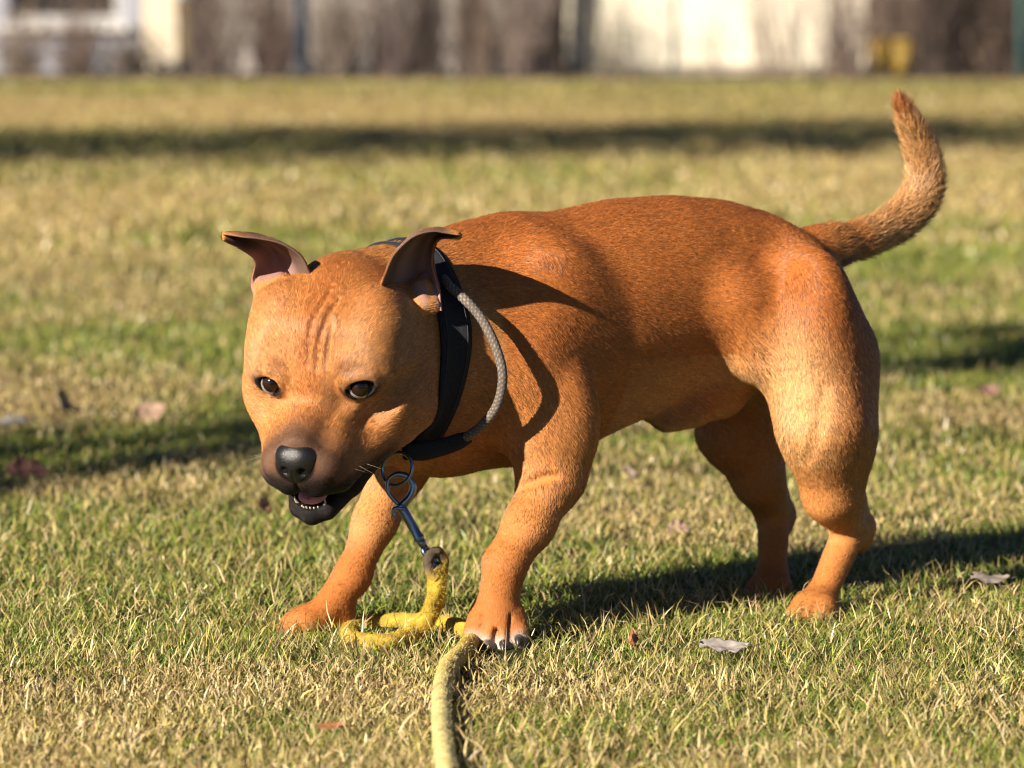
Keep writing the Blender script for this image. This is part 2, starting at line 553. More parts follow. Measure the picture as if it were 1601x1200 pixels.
# ---- ears: cupped sheets lofted through rails, with real thickness
def ear(rails, nu=26, nv=34, th=(.0052, .0028)):
    Rl = np.array([spline([P(*q) for q in r], nv) for r in rails])       # rail, v, 3
    G = np.array([spline(Rl[:, v], nu) for v in range(nv)])                # v, u, 3
    du = np.gradient(G, axis=1); dv = np.gradient(G, axis=0)
    n = np.cross(du, dv); n /= np.linalg.norm(n, axis=2)[:, :, None] + 1e-12
    if (n[nv // 3, nu // 2] @ np.array([0, 1, 0])) < 0: n = -n              # n points to the back of the ear
    t = np.linspace(th[0], th[1], nv)[:, None] * np.ones((1, nu))
    edge = np.minimum(np.arange(nu), np.arange(nu)[::-1]) / 2.0
    t = t * np.clip(.45 + .3 * edge, 0, 1)[None]
    # the skin of the ear is not perfectly even
    uvp = np.stack(np.meshgrid(np.arange(nu), np.arange(nv)), -1).reshape(-1, 2)
    w = (fbm(uvp / 5.0, 2, 5).reshape(nv, nu) - .5) * .0022
    In = G + n * w[..., None]; Out = G + n * (t + w)[..., None]
    V = np.concatenate([In.reshape(-1, 3), Out.reshape(-1, 3)])
    i = np.arange(nv - 1)[:, None] * nu; j = np.arange(nu - 1)[None]
    q = np.stack([i + j, i + j + 1, i + nu + j + 1, i + nu + j], -1).reshape(-1, 4)
    m = nv * nu
    # boundary ring
    ring = [k for k in range(nu)] + [k * nu + nu - 1 for k in range(1, nv)] + [(nv - 1) * nu + k for k in range(nu - 2, -1, -1)] + [k * nu for k in range(nv - 2, 0, -1)]
    ring = np.array(ring); r2 = np.roll(ring, -1)
    F_in, F_out = q, q[:, ::-1] + m
    rim = np.stack([ring, ring + m, r2 + m, r2], 1)
    # orientation: inner face normals must oppose n
    f = F_in[len(F_in) // 2]; fn = np.cross(V[f[2]] - V[f[0]], V[f[3]] - V[f[1]])
    if fn @ n.reshape(-1, 3)[f[0]] > 0: F_in, F_out, rim = F_in[:, ::-1], F_out[:, ::-1], rim[:, ::-1]
    u = np.tile(np.linspace(0, 1, nu), nv); v = np.repeat(np.linspace(0, 1, nv), nu)
    side = np.concatenate([np.zeros(m), np.ones(m)])
    return V, np.concatenate([F_in, F_out, rim]), np.tile(u, 2), np.tile(v, 2), side
EAR_R = ear([   # dog's right ear (left in the picture): front edge, back of the cup, outer edge
    [(489, 442, 3.910), (474, 408, 3.902), (445, 384, 3.895), (402, 374, 3.890), (348, 366, 3.885)],
    [(464, 456, 3.930), (456, 414, 3.930), (436, 388, 3.925), (402, 371, 3.920), (348, 366, 3.892)],
    [(440, 470, 3.945), (438, 428, 3.955), (424, 392, 3.950), (396, 376, 3.928), (349, 368, 3.895)],
    [(402, 478, 3.925), (393, 444, 3.935), (399, 408, 3.925), (378, 390, 3.900), (349, 374, 3.876)]])
EAR_L = ear([   # dog's left ear
    [(598, 446, 3.875), (612, 408, 3.865), (642, 374, 3.860), (678, 363, 3.862), (719, 368, 3.870)],
    [(612, 452, 3.905), (630, 405, 3.905), (652, 371, 3.895), (682, 361, 3.885), (719, 368, 3.876)],
    [(655, 466, 3.930), (658, 420, 3.940), (668, 378, 3.930), (690, 364, 3.905), (719, 369, 3.880)],
    [(690, 486, 3.905), (686, 452, 3.915), (675, 412, 3.918), (682, 376, 3.900), (717, 371, 3.876)]])
# ---- join body and ears into one mesh, then colour and fur it
nb = len(DV)
V_all = np.concatenate([DV, EAR_R[0], EAR_L[0]])
F_all = np.concatenate([DF, EAR_R[1] + nb, EAR_L[1] + nb + len(EAR_R[0])])
is_ear = np.zeros(len(V_all), bool); is_ear[nb:] = True
e_u = np.concatenate([np.zeros(nb), EAR_R[2], EAR_L[2]]); e_v = np.concatenate([np.zeros(nb), EAR_R[3], EAR_L[3]])
e_s = np.concatenate([np.zeros(nb), EAR_R[4], EAR_L[4]])
NRM = vertex_normals(V_all, F_all)

def seg_d(V, a, b):
    a = np.asarray(a, float); b = np.asarray(b, float); ab = b - a
    t = np.clip((V - a) @ ab / (ab @ ab + 1e-12), 0, 1)
    return np.linalg.norm(V - a - t[:, None] * ab, axis=1)

def line_d(V, pts):
    return np.min([seg_d(V, a, b) for a, b in zip(pts, pts[1:])], axis=0)

# direction the hair lies in: blend of the directions of nearby guide lines
GUIDES = []
def guide(pts, push=(0, 0, 0)):
    for a, b in zip(pts, pts[1:]):
        GUIDES.append((np.asarray(a), np.asarray(b), unit(unit(np.asarray(b) - a) + np.asarray(push))))
dn = np.array([0, 0, -1.0])
for l_ in (-.09, 0, .09):
    for z_, dz in ((.41, .05), (.34, .35), (.27, .6), (.19, .5)):
        guide([B(.40, l_, z_), B(.22, l_, z_), B(.05, l_, z_)], push=dn * dz)
guide([B(.05, .05, .38), P(1300, 470, 4.16), P(1310, 650, 4.14), P(1335, 800, 4.17), P(1300, 900, 4.14), P(1262, 960, 4.11)])
guide([P(1235, 450, 4.11), P(1265, 620, 4.09), P(1295, 790, 4.12)])
guide([B(.05, -.05, .36), kn2, hk2, hp2, P(1200, 925, 4.26)])
guide([B(.36, .08, .36), B(.38, .08, .26), elb, wr, P(776, 1000, 3.92)])
guide([B(.40, -.07, .27), elb2, wr2, P(460, 985, 4.02)])
guide([H(-.06, 0, .06), B(.36, 0, .40)]); guide([H(-.05, .06, -.02), B(.40, .07, .30)], push=dn * .4); guide([H(-.03, .02, -.09), B(.44, .0, .2)])
guide([H(-.05, -.06, -.02), B(.40, -.07, .30)], push=dn * .4)
guide(list(TPs[::4]))
guide([H(.118, 0, -.03), H(.06, 0, 0), H(.03, 0, .07), H(-.04, 0, .08)])
for s_ in (-1, 1):
    guide([H(.115, s_ * .02, -.045), H(.05, s_ * .05, -.03), H(-.01, s_ * .09, -.02), H(-.06, s_ * .09, -.02)])
    guide([H(.115, s_ * .02, -.07), H(.05, s_ * .045, -.07), H(-.03, s_ * .07, -.07)])
    guide([H(.06, s_ * .03, .02), H(.02, s_ * .05, .07), H(-.04, s_ * .07, .07)], push=HL * s_ * .3)
    guide([H(.11, s_ * .01, -.11), H(.04, s_ * .03, -.10), H(-.02, s_ * .03, -.09)])
flow = np.zeros_like(V_all)
for a, b, d_ in GUIDES:
    flow += (1 / (seg_d(V_all, a, b) + .008) ** 4)[:, None] * d_
flow /= np.linalg.norm(flow, axis=1)[:, None]
# ear flow: base to tip
for (o0, E) in ((nb, EAR_R), (nb + len(EAR_R[0]), EAR_L)):
    n_ = len(E[0]) // 2; g = E[0][:n_].reshape(34, 26, 3); dv = np.gradient(g, axis=0).reshape(-1, 3)
    dv /= np.linalg.norm(dv, axis=1)[:, None] + 1e-9
    flow[o0:o0 + n_] = dv; flow[o0 + n_:o0 + 2 * n_] = dv
flow -= NRM * (flow * NRM).sum(1)[:, None]
flow /= np.linalg.norm(flow, axis=1)[:, None] + 1e-9

# coat colour (linear) and masks
rel = V_all - H0
hf, hl, hu = rel @ HF, rel @ HL, rel @ HU
bs = (V_all - A0) @ BF; bl = (V_all - A0) @ BL; bz = V_all[:, 2]
in_head = (hf > -.07) & (np.abs(hl) < .11) & (hf + .3 * np.abs(hl) > -.05) & ~is_ear
in_head &= np.linalg.norm(rel, axis=1) < .17
n1 = fbm(V_all * 26, 3, 1); n2 = fbm(V_all * 90, 2, 2); n3 = fbm(V_all * 300, 1, 3)
TAN = np.array([.505, .232, .076]); RED = np.array([.360, .112, .024]); DEEP = np.array([.210, .058, .014])
PALE = np.array([.620, .360, .150]); BLK = np.array([.007, .006, .0065]); ORANGE = np.array([.435, .156, .038])
def mixc(c, d_, f):
    f = np.clip(f, 0, 1)[:, None]
    return c * (1 - f) + d_ * f
col = np.tile(ORANGE * .55 + TAN * .45, (len(V_all), 1))
up_ = smooth(.14, .34, bz + .02 * (n1 - .5) + .10 * np.clip(NRM[:, 2], 0, 1))
torso_m = smooth(-.03, .02, bs) * (1 - smooth(.42, .50, bs))
col = mixc(col, RED, up_ * .95 * torso_m)
col = mixc(col, DEEP, smooth(.385, .43, bz) * .30 * torso_m)
col = mixc(col, TAN, (1 - smooth(.20, .35, bz)) * (1 - torso_m * .8) * .5)
# thigh pale, buttock pale
thd = np.linalg.norm((V_all - P(1240, 620, 4.09)) / np.array([.055, .12, .075]), axis=1)
col = mixc(col, PALE, (1 - smooth(.35, 1.35, thd)) * .60)
col = mixc(col, PALE, (1 - smooth(.02, .06, line_d(V_all, [P(1330, 600, 4.2), P(1330, 780, 4.18)]))) * .35)
# belly pale
col = mixc(col, PALE, smooth(.2, .8, -NRM[:, 2]) * (bs < .27) * (bs > -.02) * (bz < .27) * (bz > .16) * .6)
# feet redder
ft = 1 - smooth(.03, .11, bz)
col = mixc(col, ORANGE * .85, ft * .75)
for (t_, f_, r_, u_, s_) in FLt:
    col = mixc(col, np.array([.40, .35, .31]), (1 - smooth(.007, .017, np.linalg.norm(V_all - t_ - f_ * .002, axis=1))) * .85)
for (t_, f_, r_, u_, s_) in FRt + HLt + HRt:
    col = mixc(col, np.array([.16, .09, .06]), (1 - smooth(.005, .014, np.linalg.norm(V_all - t_, axis=1))) * .5)
for w_, q_ in ((wr, P(776, 930, 3.95)), (wr2, P(520, 950, 4.04))):
    col = mixc(col, RED * 1.05, (1 - smooth(.022, .050, seg_d(V_all, w_, q_) + .012 * (n2 - .5))) * .55)
# dark saddle marks and stripe on tail root
col = mixc(col, BLK * 3, (1 - smooth(.006, .018, line_d(V_all, [P(1283, 372, 4.27), P(1305, 395, 4.27), P(1318, 425, 4.25)]))) * .75)
tl = smooth(.0, 1.0, (1 - smooth(.018, .03, line_d(V_all, TPs[8:30:3]))))
col = mixc(col, PALE * .85, tl * .55)
col = mixc(col, RED * .8, (1 - smooth(.012, .03, np.linalg.norm(V_all - TPs[-1], axis=1))) * .9)
# sheath tip
col = mixc(col, BLK * 2, (1 - smooth(.007, .014, np.linalg.norm(V_all - P(1030, 659, 4.15), axis=1))) * .9)
# ---- head
hc = np.tile(ORANGE * .55 + TAN * .47, (len(V_all), 1))
hc = mixc(hc, PALE * .95, smooth(.012, .055, np.abs(hl)) * smooth(-.03, .03, hu) * .16)
hc = mixc(hc, RED * 1.05, (1 - smooth(.004, .020, np.abs(hl + .002))) * smooth(-.03, .02, hu) * .55)
hc = mixc(hc, RED, smooth(.060, .085, hu + .01 * n1) * .45)
hc = mixc(hc, PALE * .9, (1 - smooth(.0, .03, np.abs(hl - .05))) * (1 - smooth(-.07, -.02, hu)) * (1 - smooth(.02, .05, hf)) * .4)
# dusky muzzle: nose bridge, lips, chin
msk = smooth(.070, .118, hf + .016 * (n1 - .5) + .008 * (n2 - .5) - .25 * np.abs(hl))
msk = np.maximum(msk, smooth(-.045, -.068, hu + .012 * (n1 - .5)) * smooth(.015, .06, hf))
msk = np.maximum(msk, smooth(.085, .118, hf) * smooth(.02, .00, np.abs(hl)))
msk = np.maximum(msk, smooth(-.072, -.084, hu) * smooth(-.005, .02, hf))
hc = mixc(hc, np.array([.060, .036, .027]), np.clip(msk * 1.15, 0, 1) * .86)
hc = mixc(hc, BLK * 1.5, smooth(.35, .95, msk) * smooth(-.052, -.070, hu) * .95)
blackm = smooth(.92, 1.0, msk) * smooth(-.040, -.055, hu) * smooth(.10, .118, hf)
hc = mixc(hc, BLK * 1.5, blackm * .8)
# lips and everything in the mouth
mo = 1 - smooth(.0135, .020, np.sqrt(((hf - .095) / 2.2) ** 2 + ((hl) / 1.4) ** 2 + (hu + .087) ** 2))
hc = mixc(hc, BLK * 1.2, mo)
lipd = np.minimum(line_d(V_all, [H(.100, .030, -.080), H(.065, .045, -.074), H(.030, .056, -.066)]), line_d(V_all, [H(.100, -.030, -.080), H(.065, -.045, -.074), H(.030, -.056, -.066)]))
hc = mixc(hc, BLK * 1.2, (1 - smooth(.007, .016, lipd + .004 * (n2 - .5))) * .95)
eye_r = np.full(len(V_all), 1.0)
for (c, en, eh, ev) in EYES:
    q = V_all - c
    r_ = np.sqrt(((q @ eh) / 1.55) ** 2 + (q @ ev) ** 2 + (np.minimum((q @ en), 0) * .5) ** 2)
    eye_r = np.minimum(eye_r, r_)
    hc = mixc(hc, np.array([.10, .055, .035]), (1 - smooth(.009, .017, r_ + .003 * (n2 - .5))) * .55)
    # dark smudge over the inner corner of the brow
    b_ = np.linalg.norm(V_all - (c + HU * .021 - HL * .010 * np.sign((c - H0) @ HL) + HF * .006), axis=1)
    hc = mixc(hc, np.array([.16, .07, .035]), (1 - smooth(.004, .014, b_ + .004 * (n2 - .5))) * .5)
hc = mixc(hc, BLK * 1.6, 1 - smooth(.0092, .0122, eye_r))
hw = smooth(-.075, -.045, hf + .35 * np.abs(hl)) * (np.linalg.norm(rel, axis=1) < .17)
col = mixc(col, hc, hw)
# creases in the forehead
# ears
grey = np.array([.16, .105, .080]); pink = np.array([.36, .205, .180])
ec = np.tile(ORANGE * .9, (len(V_all), 1))
rimm = np.minimum(e_u, 1 - e_u)
outc = mixc(np.tile(RED * .6, (len(V_all), 1)), ORANGE, smooth(.1, 0, e_v))
outc = mixc(outc, grey * .8, (1 - smooth(.05, .3, e_u)) * smooth(.15, .5, e_v) * .8)
outc = mixc(outc, TAN, smooth(.80, .95, e_v) * .8)
inc = mixc(np.tile(grey * .8, (len(V_all), 1)), pink, (1 - smooth(.50, .80, e_v)) * smooth(.20, .45, e_u) * (.6 + .6 * n1))
inc = mixc(inc, grey * .8, smooth(.6, .8, e_v))  # upper cup greyer: shade under the ear fold put into the colour
inc = mixc(inc, TAN * .9, smooth(.93, 1.0, e_v))
ec = np.where(e_s[:, None] > .5, outc, inc)
col = np.where(is_ear[:, None], ec, col)
for a_, b_ in EARIN:
    d_ = seg_d(V_all, a_, b_)
    col = mixc(col, pink * (.6 + .5 * n2[:, None]), (1 - smooth(.0055, .0085, d_)) * ~is_ear * .9)
col *= (.86 + .28 * n1[:, None]) * (.93 + .14 * n3[:, None])
# bare skin (no hair): eyes, nose, mouth, inside of the ears
ein = np.min([seg_d(V_all, a_, b_) for a_, b_ in EARIN], axis=0)
FUR = np.ones(len(V_all))
FUR *= smooth(.0092, .0115, eye_r)
FUR *= 1 - mo
FUR *= smooth(.006, .009, ein)
NOSE_C = H(.1240, 0, -.038)
noser = np.sqrt(((rel - (NOSE_C - H0)) @ HL / 1.15) ** 2 + ((rel - (NOSE_C - H0)) @ HU) ** 2 + ((rel - (NOSE_C - H0)) @ HF * .6) ** 2)
FUR *= smooth(.016, .021, noser)
col = mixc(col, BLK, (1 - smooth(.0165, .019, noser)) * ~is_ear)
FUR *= np.where(is_ear & ((e_s < .5)), 0, 1)
LEN = np.full(len(V_all), .0055)
LEN = LEN * (1 - hw) + .0042 * hw
LEN = np.where(is_ear, .0028, LEN)
LEN *= 1 - .45 * (1 - smooth(.08, .20, bz))
LEN *= 1 + 1.7 * (1 - smooth(.020, .032, line_d(V_all, TPs[4:-1:3])))
LEN *= 1 - .45 * msk * hw
LEN *= 1 + .5 * (1 - smooth(.01, .03, line_d(V_all, [P(1175, 560, 4.10), P(1210, 680, 4.09)])))

# materials
def body_material():
    m, nt, b = nmat('dog_skin')
    at = N(nt, 'ShaderNodeAttribute', attribute_name='col')
    fur = N(nt, 'ShaderNodeAttribute', attribute_name='fur')
    tc = N(nt, 'ShaderNodeTexCoord')
    no = N(nt, 'ShaderNodeTexNoise'); no.inputs['Scale'].default_value = 900; no.inputs['Detail'].default_value = 3
    nt.links.new(tc.outputs['Object'], no.inputs['Vector'])
    bp = N(nt, 'ShaderNodeBump'); bp.inputs['Strength'].default_value = .35; bp.inputs['Distance'].default_value = .0012
    nt.links.new(no.outputs['Fac'], bp.inputs['Height']); nt.links.new(bp.outputs[0], b.inputs['Normal'])
    nt.links.new(at.outputs['Color'], b.inputs['Base Color'])
    mr = N(nt, 'ShaderNodeMapRange'); mr.inputs['To Min'].default_value = .62; mr.inputs['To Max'].default_value = .8
    nt.links.new(fur.outputs['Fac'], mr.inputs['Value']); nt.links.new(mr.outputs[0], b.inputs['Roughness'])
    b.inputs['Specular IOR Level'].default_value = .12
    return m
def fur_material():
    m, nt, b = nmat('dog_fur')
    at = N(nt, 'ShaderNodeAttribute', attribute_name='col')
    nt.links.new(at.outputs['Color'], b.inputs['Base Color'])
    an = N(nt, 'ShaderNodeAttribute', attribute_name='skin_n'); ge = N(nt, 'ShaderNodeNewGeometry')
    mv = N(nt, 'ShaderNodeMix', data_type='VECTOR'); mv.inputs[0].default_value = .50
    vn = N(nt, 'ShaderNodeVectorMath', operation='NORMALIZE')
    nt.links.new(an.outputs['Vector'], mv.inputs[4]); nt.links.new(ge.outputs['Normal'], mv.inputs[5]); nt.links.new(mv.outputs[1], vn.inputs[0]); nt.links.new(vn.outputs[0], b.inputs['Normal'])
    b.inputs['Roughness'].default_value = .42
    b.inputs['Specular IOR Level'].default_value = .45
    return m
dog_root = empty('dog', tuple(B(.2, 0, 0)))
tag(dog_root, 'muscular tan and red-brown dog walking on the lawn, tail raised, mouth slightly open', 'dog')
body = mesh_obj('body', V_all, F_all, body_material(), attrs={'col': ('FLOAT_COLOR', col), 'fur': ('FLOAT', FUR)})
attach(body, dog_root)

def grow_fur(count, name='fur_coat'):
    tri = np.concatenate([F_all[:, [0, 1, 2]], F_all[:, [0, 2, 3]]])
    a, b, c = V_all[tri[:, 0]], V_all[tri[:, 1]], V_all[tri[:, 2]]
    ar = np.linalg.norm(np.cross(b - a, c - a), axis=1) / 2
    cen_n = NRM[tri[:, 0]]
    # finer hair where it is short (head): more strands per area
    w = ar * (0.25 + FUR[tri[:, 0]] * .75) * (1 + 1.6 * hw[tri[:, 0]]) * np.where(FUR[tri].min(1) < .05, 0, 1)
    ti = rng.choice(len(tri), count, p=w / w.sum())
    r1, r2 = np.sqrt(rng.random(count)), rng.random(count)
    bc = np.stack([1 - r1, r1 * (1 - r2), r1 * r2], 1)
    def ip(A):
        return sum(A[tri[ti, q]] * (bc[:, q:q + 1] if A.ndim > 1 else bc[:, q]) for q in range(3))
    root = ip(V_all); nn = ip(NRM); nn /= np.linalg.norm(nn, axis=1)[:, None]
    fl = ip(flow); L = ip(LEN) * (.6 + .7 * rng.random(count)); cc = ip(col); fm = ip(FUR); hww = ip(hw)
    keep = rng.random(count) < fm
    root, nn, fl, L, cc, hww = [x[keep] for x in (root, nn, fl, L, cc, hww)]
    n = len(root)
    side = np.cross(nn, fl)
    # hairs gather in little locks
    ck = vnoise(root * 420, 11) - .5; ck2 = vnoise(root * 150, 12) - .5
    lg = (1 - smooth(.12, .24, root[:, 2])) * .4
    ang = (ck * .42 + ck2 * .30) * (1 - lg) + rng.normal(0, .13, n) * (1 + 1.2 * smooth(.0075, .011, L))
    dirn = fl * np.cos(ang)[:, None] + side * np.sin(ang)[:, None]
    tailm = smooth(.0075, .011, L); lift = .14 + .18 * rng.random(n) + .40 * tailm * rng.random(n) + .25 * np.clip(vnoise(root * 300, 13) - .5, 0, 1)
    K = 4
    pts = np.zeros((n, K, 3)); pts[:, 0] = root - nn * .0003
    for k in range(1, K):
        lf = lift * (1 - .55 * (k - 1) / (K - 1))
        d_ = dirn * np.cos(lf)[:, None] + nn * np.sin(lf)[:, None] + rng.normal(0, .05, (n, 3))
        pts[:, k] = pts[:, k - 1] + d_ * (L / (K - 1))[:, None]
    rad = (np.array([1, .9, .65, .15])[None] * (.00012 + .00006 * rng.random(n))[:, None] * (1 - .10 * hww + .6 * tailm)[:, None])
    br = (.50 + .9 * rng.random(n)) * (1 + .65 * ck * (1 - lg))
    cc = np.clip(cc * br[:, None], .002, .93)
    pale = rng.random(n) < .12
    cc[pale] = np.clip(cc[pale] * 1.6 + .03, 0, .9)
    cv = bpy.data.hair_curves.new(name)
    cv.add_curves([K] * n)
    cv.attributes['position'].data.foreach_set('vector', pts.astype(np.float32).ravel())
    ra = cv.attributes.get('radius') or cv.attributes.new('radius', 'FLOAT', 'POINT')
    ra.data.foreach_set('value', rad.astype(np.float32).ravel())
    ca = cv.attributes.new('col', 'FLOAT_COLOR', 'CURVE')
    ca.data.foreach_set('color', np.concatenate([cc, np.ones((n, 1))], 1).astype(np.float32).ravel())
    na_ = cv.attributes.new('skin_n', 'FLOAT_VECTOR', 'CURVE')
    na_.data.foreach_set('vector', nn.astype(np.float32).ravel())
    cv.materials.append(fur_material())
    o = bpy.data.objects.new(name, cv)
    C.collection.objects.link(o)
    attach(o, dog_root)
    return o
grow_fur(120000 if not FINE else 680000)

# ---- eyes
def eye_material():
    m, nt, b = nmat('eye')
    at = N(nt, 'ShaderNodeAttribute', attribute_name='col')
    nt.links.new(at.outputs['Color'], b.inputs['Base Color'])
    b.inputs['Roughness'].default_value = .10
    b.inputs['Specular IOR Level'].default_value = .45
    return m
EM = eye_material()
def ball(r, nu=48, nv=32):
    u = np.linspace(0, 2 * np.pi, nu, endpoint=False); v = np.linspace(0, np.pi, nv)
    X = np.stack([np.outer(np.sin(v), np.cos(u)), np.outer(np.sin(v), np.sin(u)), np.outer(np.cos(v), np.ones(nu))], -1).reshape(-1, 3) * r
    i = np.arange(nv - 1)[:, None] * nu; j = np.arange(nu)[None]; j2 = (j + 1) % nu
    F = np.stack([i + j, i + nu + j, i + nu + j2, i + j2], -1).reshape(-1, 4)
    return X, F
for (c, en, eh, ev) in EYES:
    X, F = ball(.0119)
    gaze = unit(unit(np.array([0.0, 0, .65]) - c) + HL * (.12 if en @ HL > 0 else -.02) + HU * .08)
    ca = (X / .0119) @ gaze
    ang = np.degrees(np.arccos(np.clip(ca, -1, 1)))

    # cornea bulge
    X = X * (1 + .05 * np.exp(-(ang / 30) ** 2))[:, None]
    ec_ = np.tile(np.array([.26, .22, .20]), (len(X), 1))
    ec_ = mixc(ec_, np.array([.020, .009, .005]), 1 - smooth(55, 59, ang))
    ec_ = mixc(ec_, np.array([.006, .004, .003]), smooth(44, 51, ang) * (1 - smooth(55, 59, ang)))
    ec_ = mixc(ec_, np.array([.002, .002, .002]), 1 - smooth(15, 19, ang))
    o = mesh_obj('eye', X + c, F, EM, attrs={'col': ('FLOAT_COLOR', ec_)})
    attach(o, dog_root)

# ---- nose pad, sculpted in its own small field
def small_sdf(c, ext, step, build):
    """run the same modelling tools on a little private grid"""
    global XS, YS, ZS, FLD
    keep = (XS, YS, ZS, FLD)
    XS, YS, ZS = [np.arange(c[a] - ext, c[a] + ext, step).astype(np.float32) for a in range(3)]
    FLD = np.full((len(XS), len(YS), len(ZS)), .5, np.float32)
    build()
    V, F = surface_nets()
    V = relax(V, F, 2)
    XS, YS, ZS, FLD = keep
    return V, F
def nose_build():
    ell(H(.1225, 0, -.030), (.0140, .0200, .0125), HAX, .008)
    ell(H(.1250, 0, -.040), (.0140, .0190, .0150), HAX, .008)
    cap(H(.1270, 0, -.050), H(.124, 0, -.062), .0060, .0035, .007)
    for s_ in (-1, 1):
        ell(H(.1395, s_ * .0085, -.0415), (.0085, .0045, .0048), HAX, .0035, 'sub')
        cap(H(.1370, s_ * .0115, -.0450), H(.1300, s_ * .0205, -.0475), .0020, .0008, .0035, 'sub')
    cap(H(.1400, 0, -.040), H(.1315, 0, -.064), .0004, .0007, .0025, 'sub')
nv_, nf_ = small_sdf(H(.126, 0, -.045), .034, .0006 if FINE else .001, nose_build)
m, nt, b = nmat('nose')
b.inputs['Base Color'].default_value = (.006, .0055, .006, 1); b.inputs['Roughness'].default_value = .38
b.inputs['Specular IOR Level'].default_value = .7
vo = N(nt, 'ShaderNodeTexVoronoi'); vo.inputs['Scale'].default_value = 900
tc = N(nt, 'ShaderNodeTexCoord'); nt.links.new(tc.outputs['Object'], vo.inputs['Vector'])
bp = N(nt, 'ShaderNodeBump'); bp.inputs['Strength'].default_value = .5; bp.inputs['Distance'].default_value = .0006; bp.invert = True
nt.links.new(vo.outputs['Distance'], bp.inputs['Height']); nt.links.new(bp.outputs[0], b.inputs['Normal'])
attach(mesh_obj('nose', nv_, nf_, m), dog_root)

# ---- tongue
def tongue_build():
    ell(H(.076, 0, -.0905), (.030, .0160, .0065), HAX, .004)
    ell(H(.097, 0, -.0912), (.012, .0135, .0055), HAX, .004)
    cap(H(.07, 0, -.0845), H(.106, 0, -.0870), .0010, .0010, .003, 'sub')
tv_, tf_ = small_sdf(H(.08, 0, -.089), .036, .0008, tongue_build)
m, nt, b = nmat('tongue')
b.inputs['Base Color'].default_value = (.72, .24, .23, 1); b.inputs['Roughness'].default_value = .3
b.inputs['Subsurface Weight'].default_value = .3; b.inputs['Subsurface Radius'].default_value = (.006, .002, .001)
attach(mesh_obj('tongue', tv_, tf_, m), dog_root)
# ---- teeth: lower incisors and canines
m, nt, b = nmat('tooth')
b.inputs['Base Color'].default_value = (.38, .33, .24, 1); b.inputs['Roughness'].default_value = .2
for i in range(6):
    l_ = (i - 2.5) * .0034; f_ = .1085 - (l_ ** 2) * 35
    hgt = .0006 + .0010 * rng.random(); a = H(f_, l_, -.0985); t = H(f_ + .001, l_ * 1.04 + .0006 * rng.normal(), -.0970 + hgt)
    V, F, F3 = tube([a, a * .6 + t * .4, a * .2 + t * .8, t], [.0010, .0011, .0009, .0004], 8)
    attach(mesh_obj('tooth', V, F, m, F3=F3), dog_root)
for s_ in (-1, 1):
    a = H(.1020, s_ * .0130, -.0980); t = H(.1050, s_ * .0150, -.0875)
    V, F, F3 = tube(spline([a, (a + t) / 2 + HL * s_ * .001, t], 7), np.linspace(.0021, .0004, 7), 10)
    attach(mesh_obj('tooth', V, F, m, F3=F3), dog_root)
# ---- claws
m, nt, b = nmat('claw')
no = N(nt, 'ShaderNodeTexNoise'); no.inputs['Scale'].default_value = 60
rp = ramp(nt, [(.35, (.03, .026, .024)), (.62, (.17, .15, .14)), (.75, (.40, .36, .33))])
tc = N(nt, 'ShaderNodeTexCoord'); nt.links.new(tc.outputs['Object'], no.inputs['Vector'])
nt.links.new(no.outputs['Fac'], rp.inputs[0]); nt.links.new(rp.outputs[0], b.inputs['Base Color'])
b.inputs['Roughness'].default_value = .35
for tips in (FLt, FRt, HLt, HRt):
    for (t, fwd, rt, up, sc) in tips:
        fh = unit([fwd[0], fwd[1], 0])
        a = t + fh * .003 * sc + np.array([0, 0, .0035])
        pts = spline([a, a + fh * .0065 * sc + np.array([0, 0, -.0012]), a + fh * .0118 * sc + np.array([0, 0, -.0068])], 8)
        V, F, F3 = tube(pts, np.array([.0037, .0038, .0036, .0033, .0029, .0023, .0016, .0006]) * sc * (1.2 if tips is FLt else 1), 10)
        attach(mesh_obj('claw', V, F, m, F3=F3), dog_root)
# ---- whiskers
m, nt, b = nmat('whisker'); b.inputs['Base Color'].default_value = (.35, .28, .2, 1)
for s_ in (-1, 1):
    for i in range(3):
        a = H(.102 - .010 * (i % 3), s_ * (.036 + .003 * (i % 3)), -.050 - .006 * (i // 2))
        d_ = unit(HL * s_ * (.9 + .2 * rng.random()) + HF * (.35 * rng.random() - .1) - HU * (.3 + .5 * rng.random()))
        ln = .022 + .016 * rng.random()
        V, F, F3 = tube(spline([a, a + d_ * ln * .5 + HU * .002, a + d_ * ln - HF * .006], 7), np.linspace(.00022, .00006, 7), 5)
        attach(mesh_obj('whisker', V, F, m, F3=F3), dog_root)
# ================================================================== COLLAR
def braid(points, r, n=None, seg=18, amp=.10, pitch=None, strands=4):
    """cord with woven strands standing out of its surface"""
    p = np.asarray(points, float)
    L = np.linalg.norm(np.diff(p, axis=0), axis=1).sum()
    rr = np.mean(r); pitch = pitch or rr * 5
    n = n or int(L / (rr * .28))
    P_ = spline(p, n); r_ = np.interp(np.linspace(0, 1, n), np.linspace(0, 1, np.size(r)), np.atleast_1d(r))
    V, F, F3 = tube(P_, r_, seg)
    s = np.concatenate([[0], np.cumsum(np.linalg.norm(np.diff(P_, axis=0), axis=1))])
    S, A = np.meshgrid(s, np.arange(seg) / seg * 2 * np.pi, indexing='ij')
    k = 2 * np.pi / pitch
    w1 = np.cos(strands * A + S * k * strands * .5); w2 = np.cos(strands * A - S * k * strands * .5)
    h = np.maximum(w1, w2) * .6 + .4 * w1 * w2
    m = n * seg
    cen = np.repeat(P_, seg, 0)
    V[:m] = cen + (V[:m] - cen) * (1 + amp * h.reshape(-1, 1))
    return V, F, F3, np.concatenate([h.ravel(), [0, 0]]), np.concatenate([S.ravel(), [0, s[-1]]])

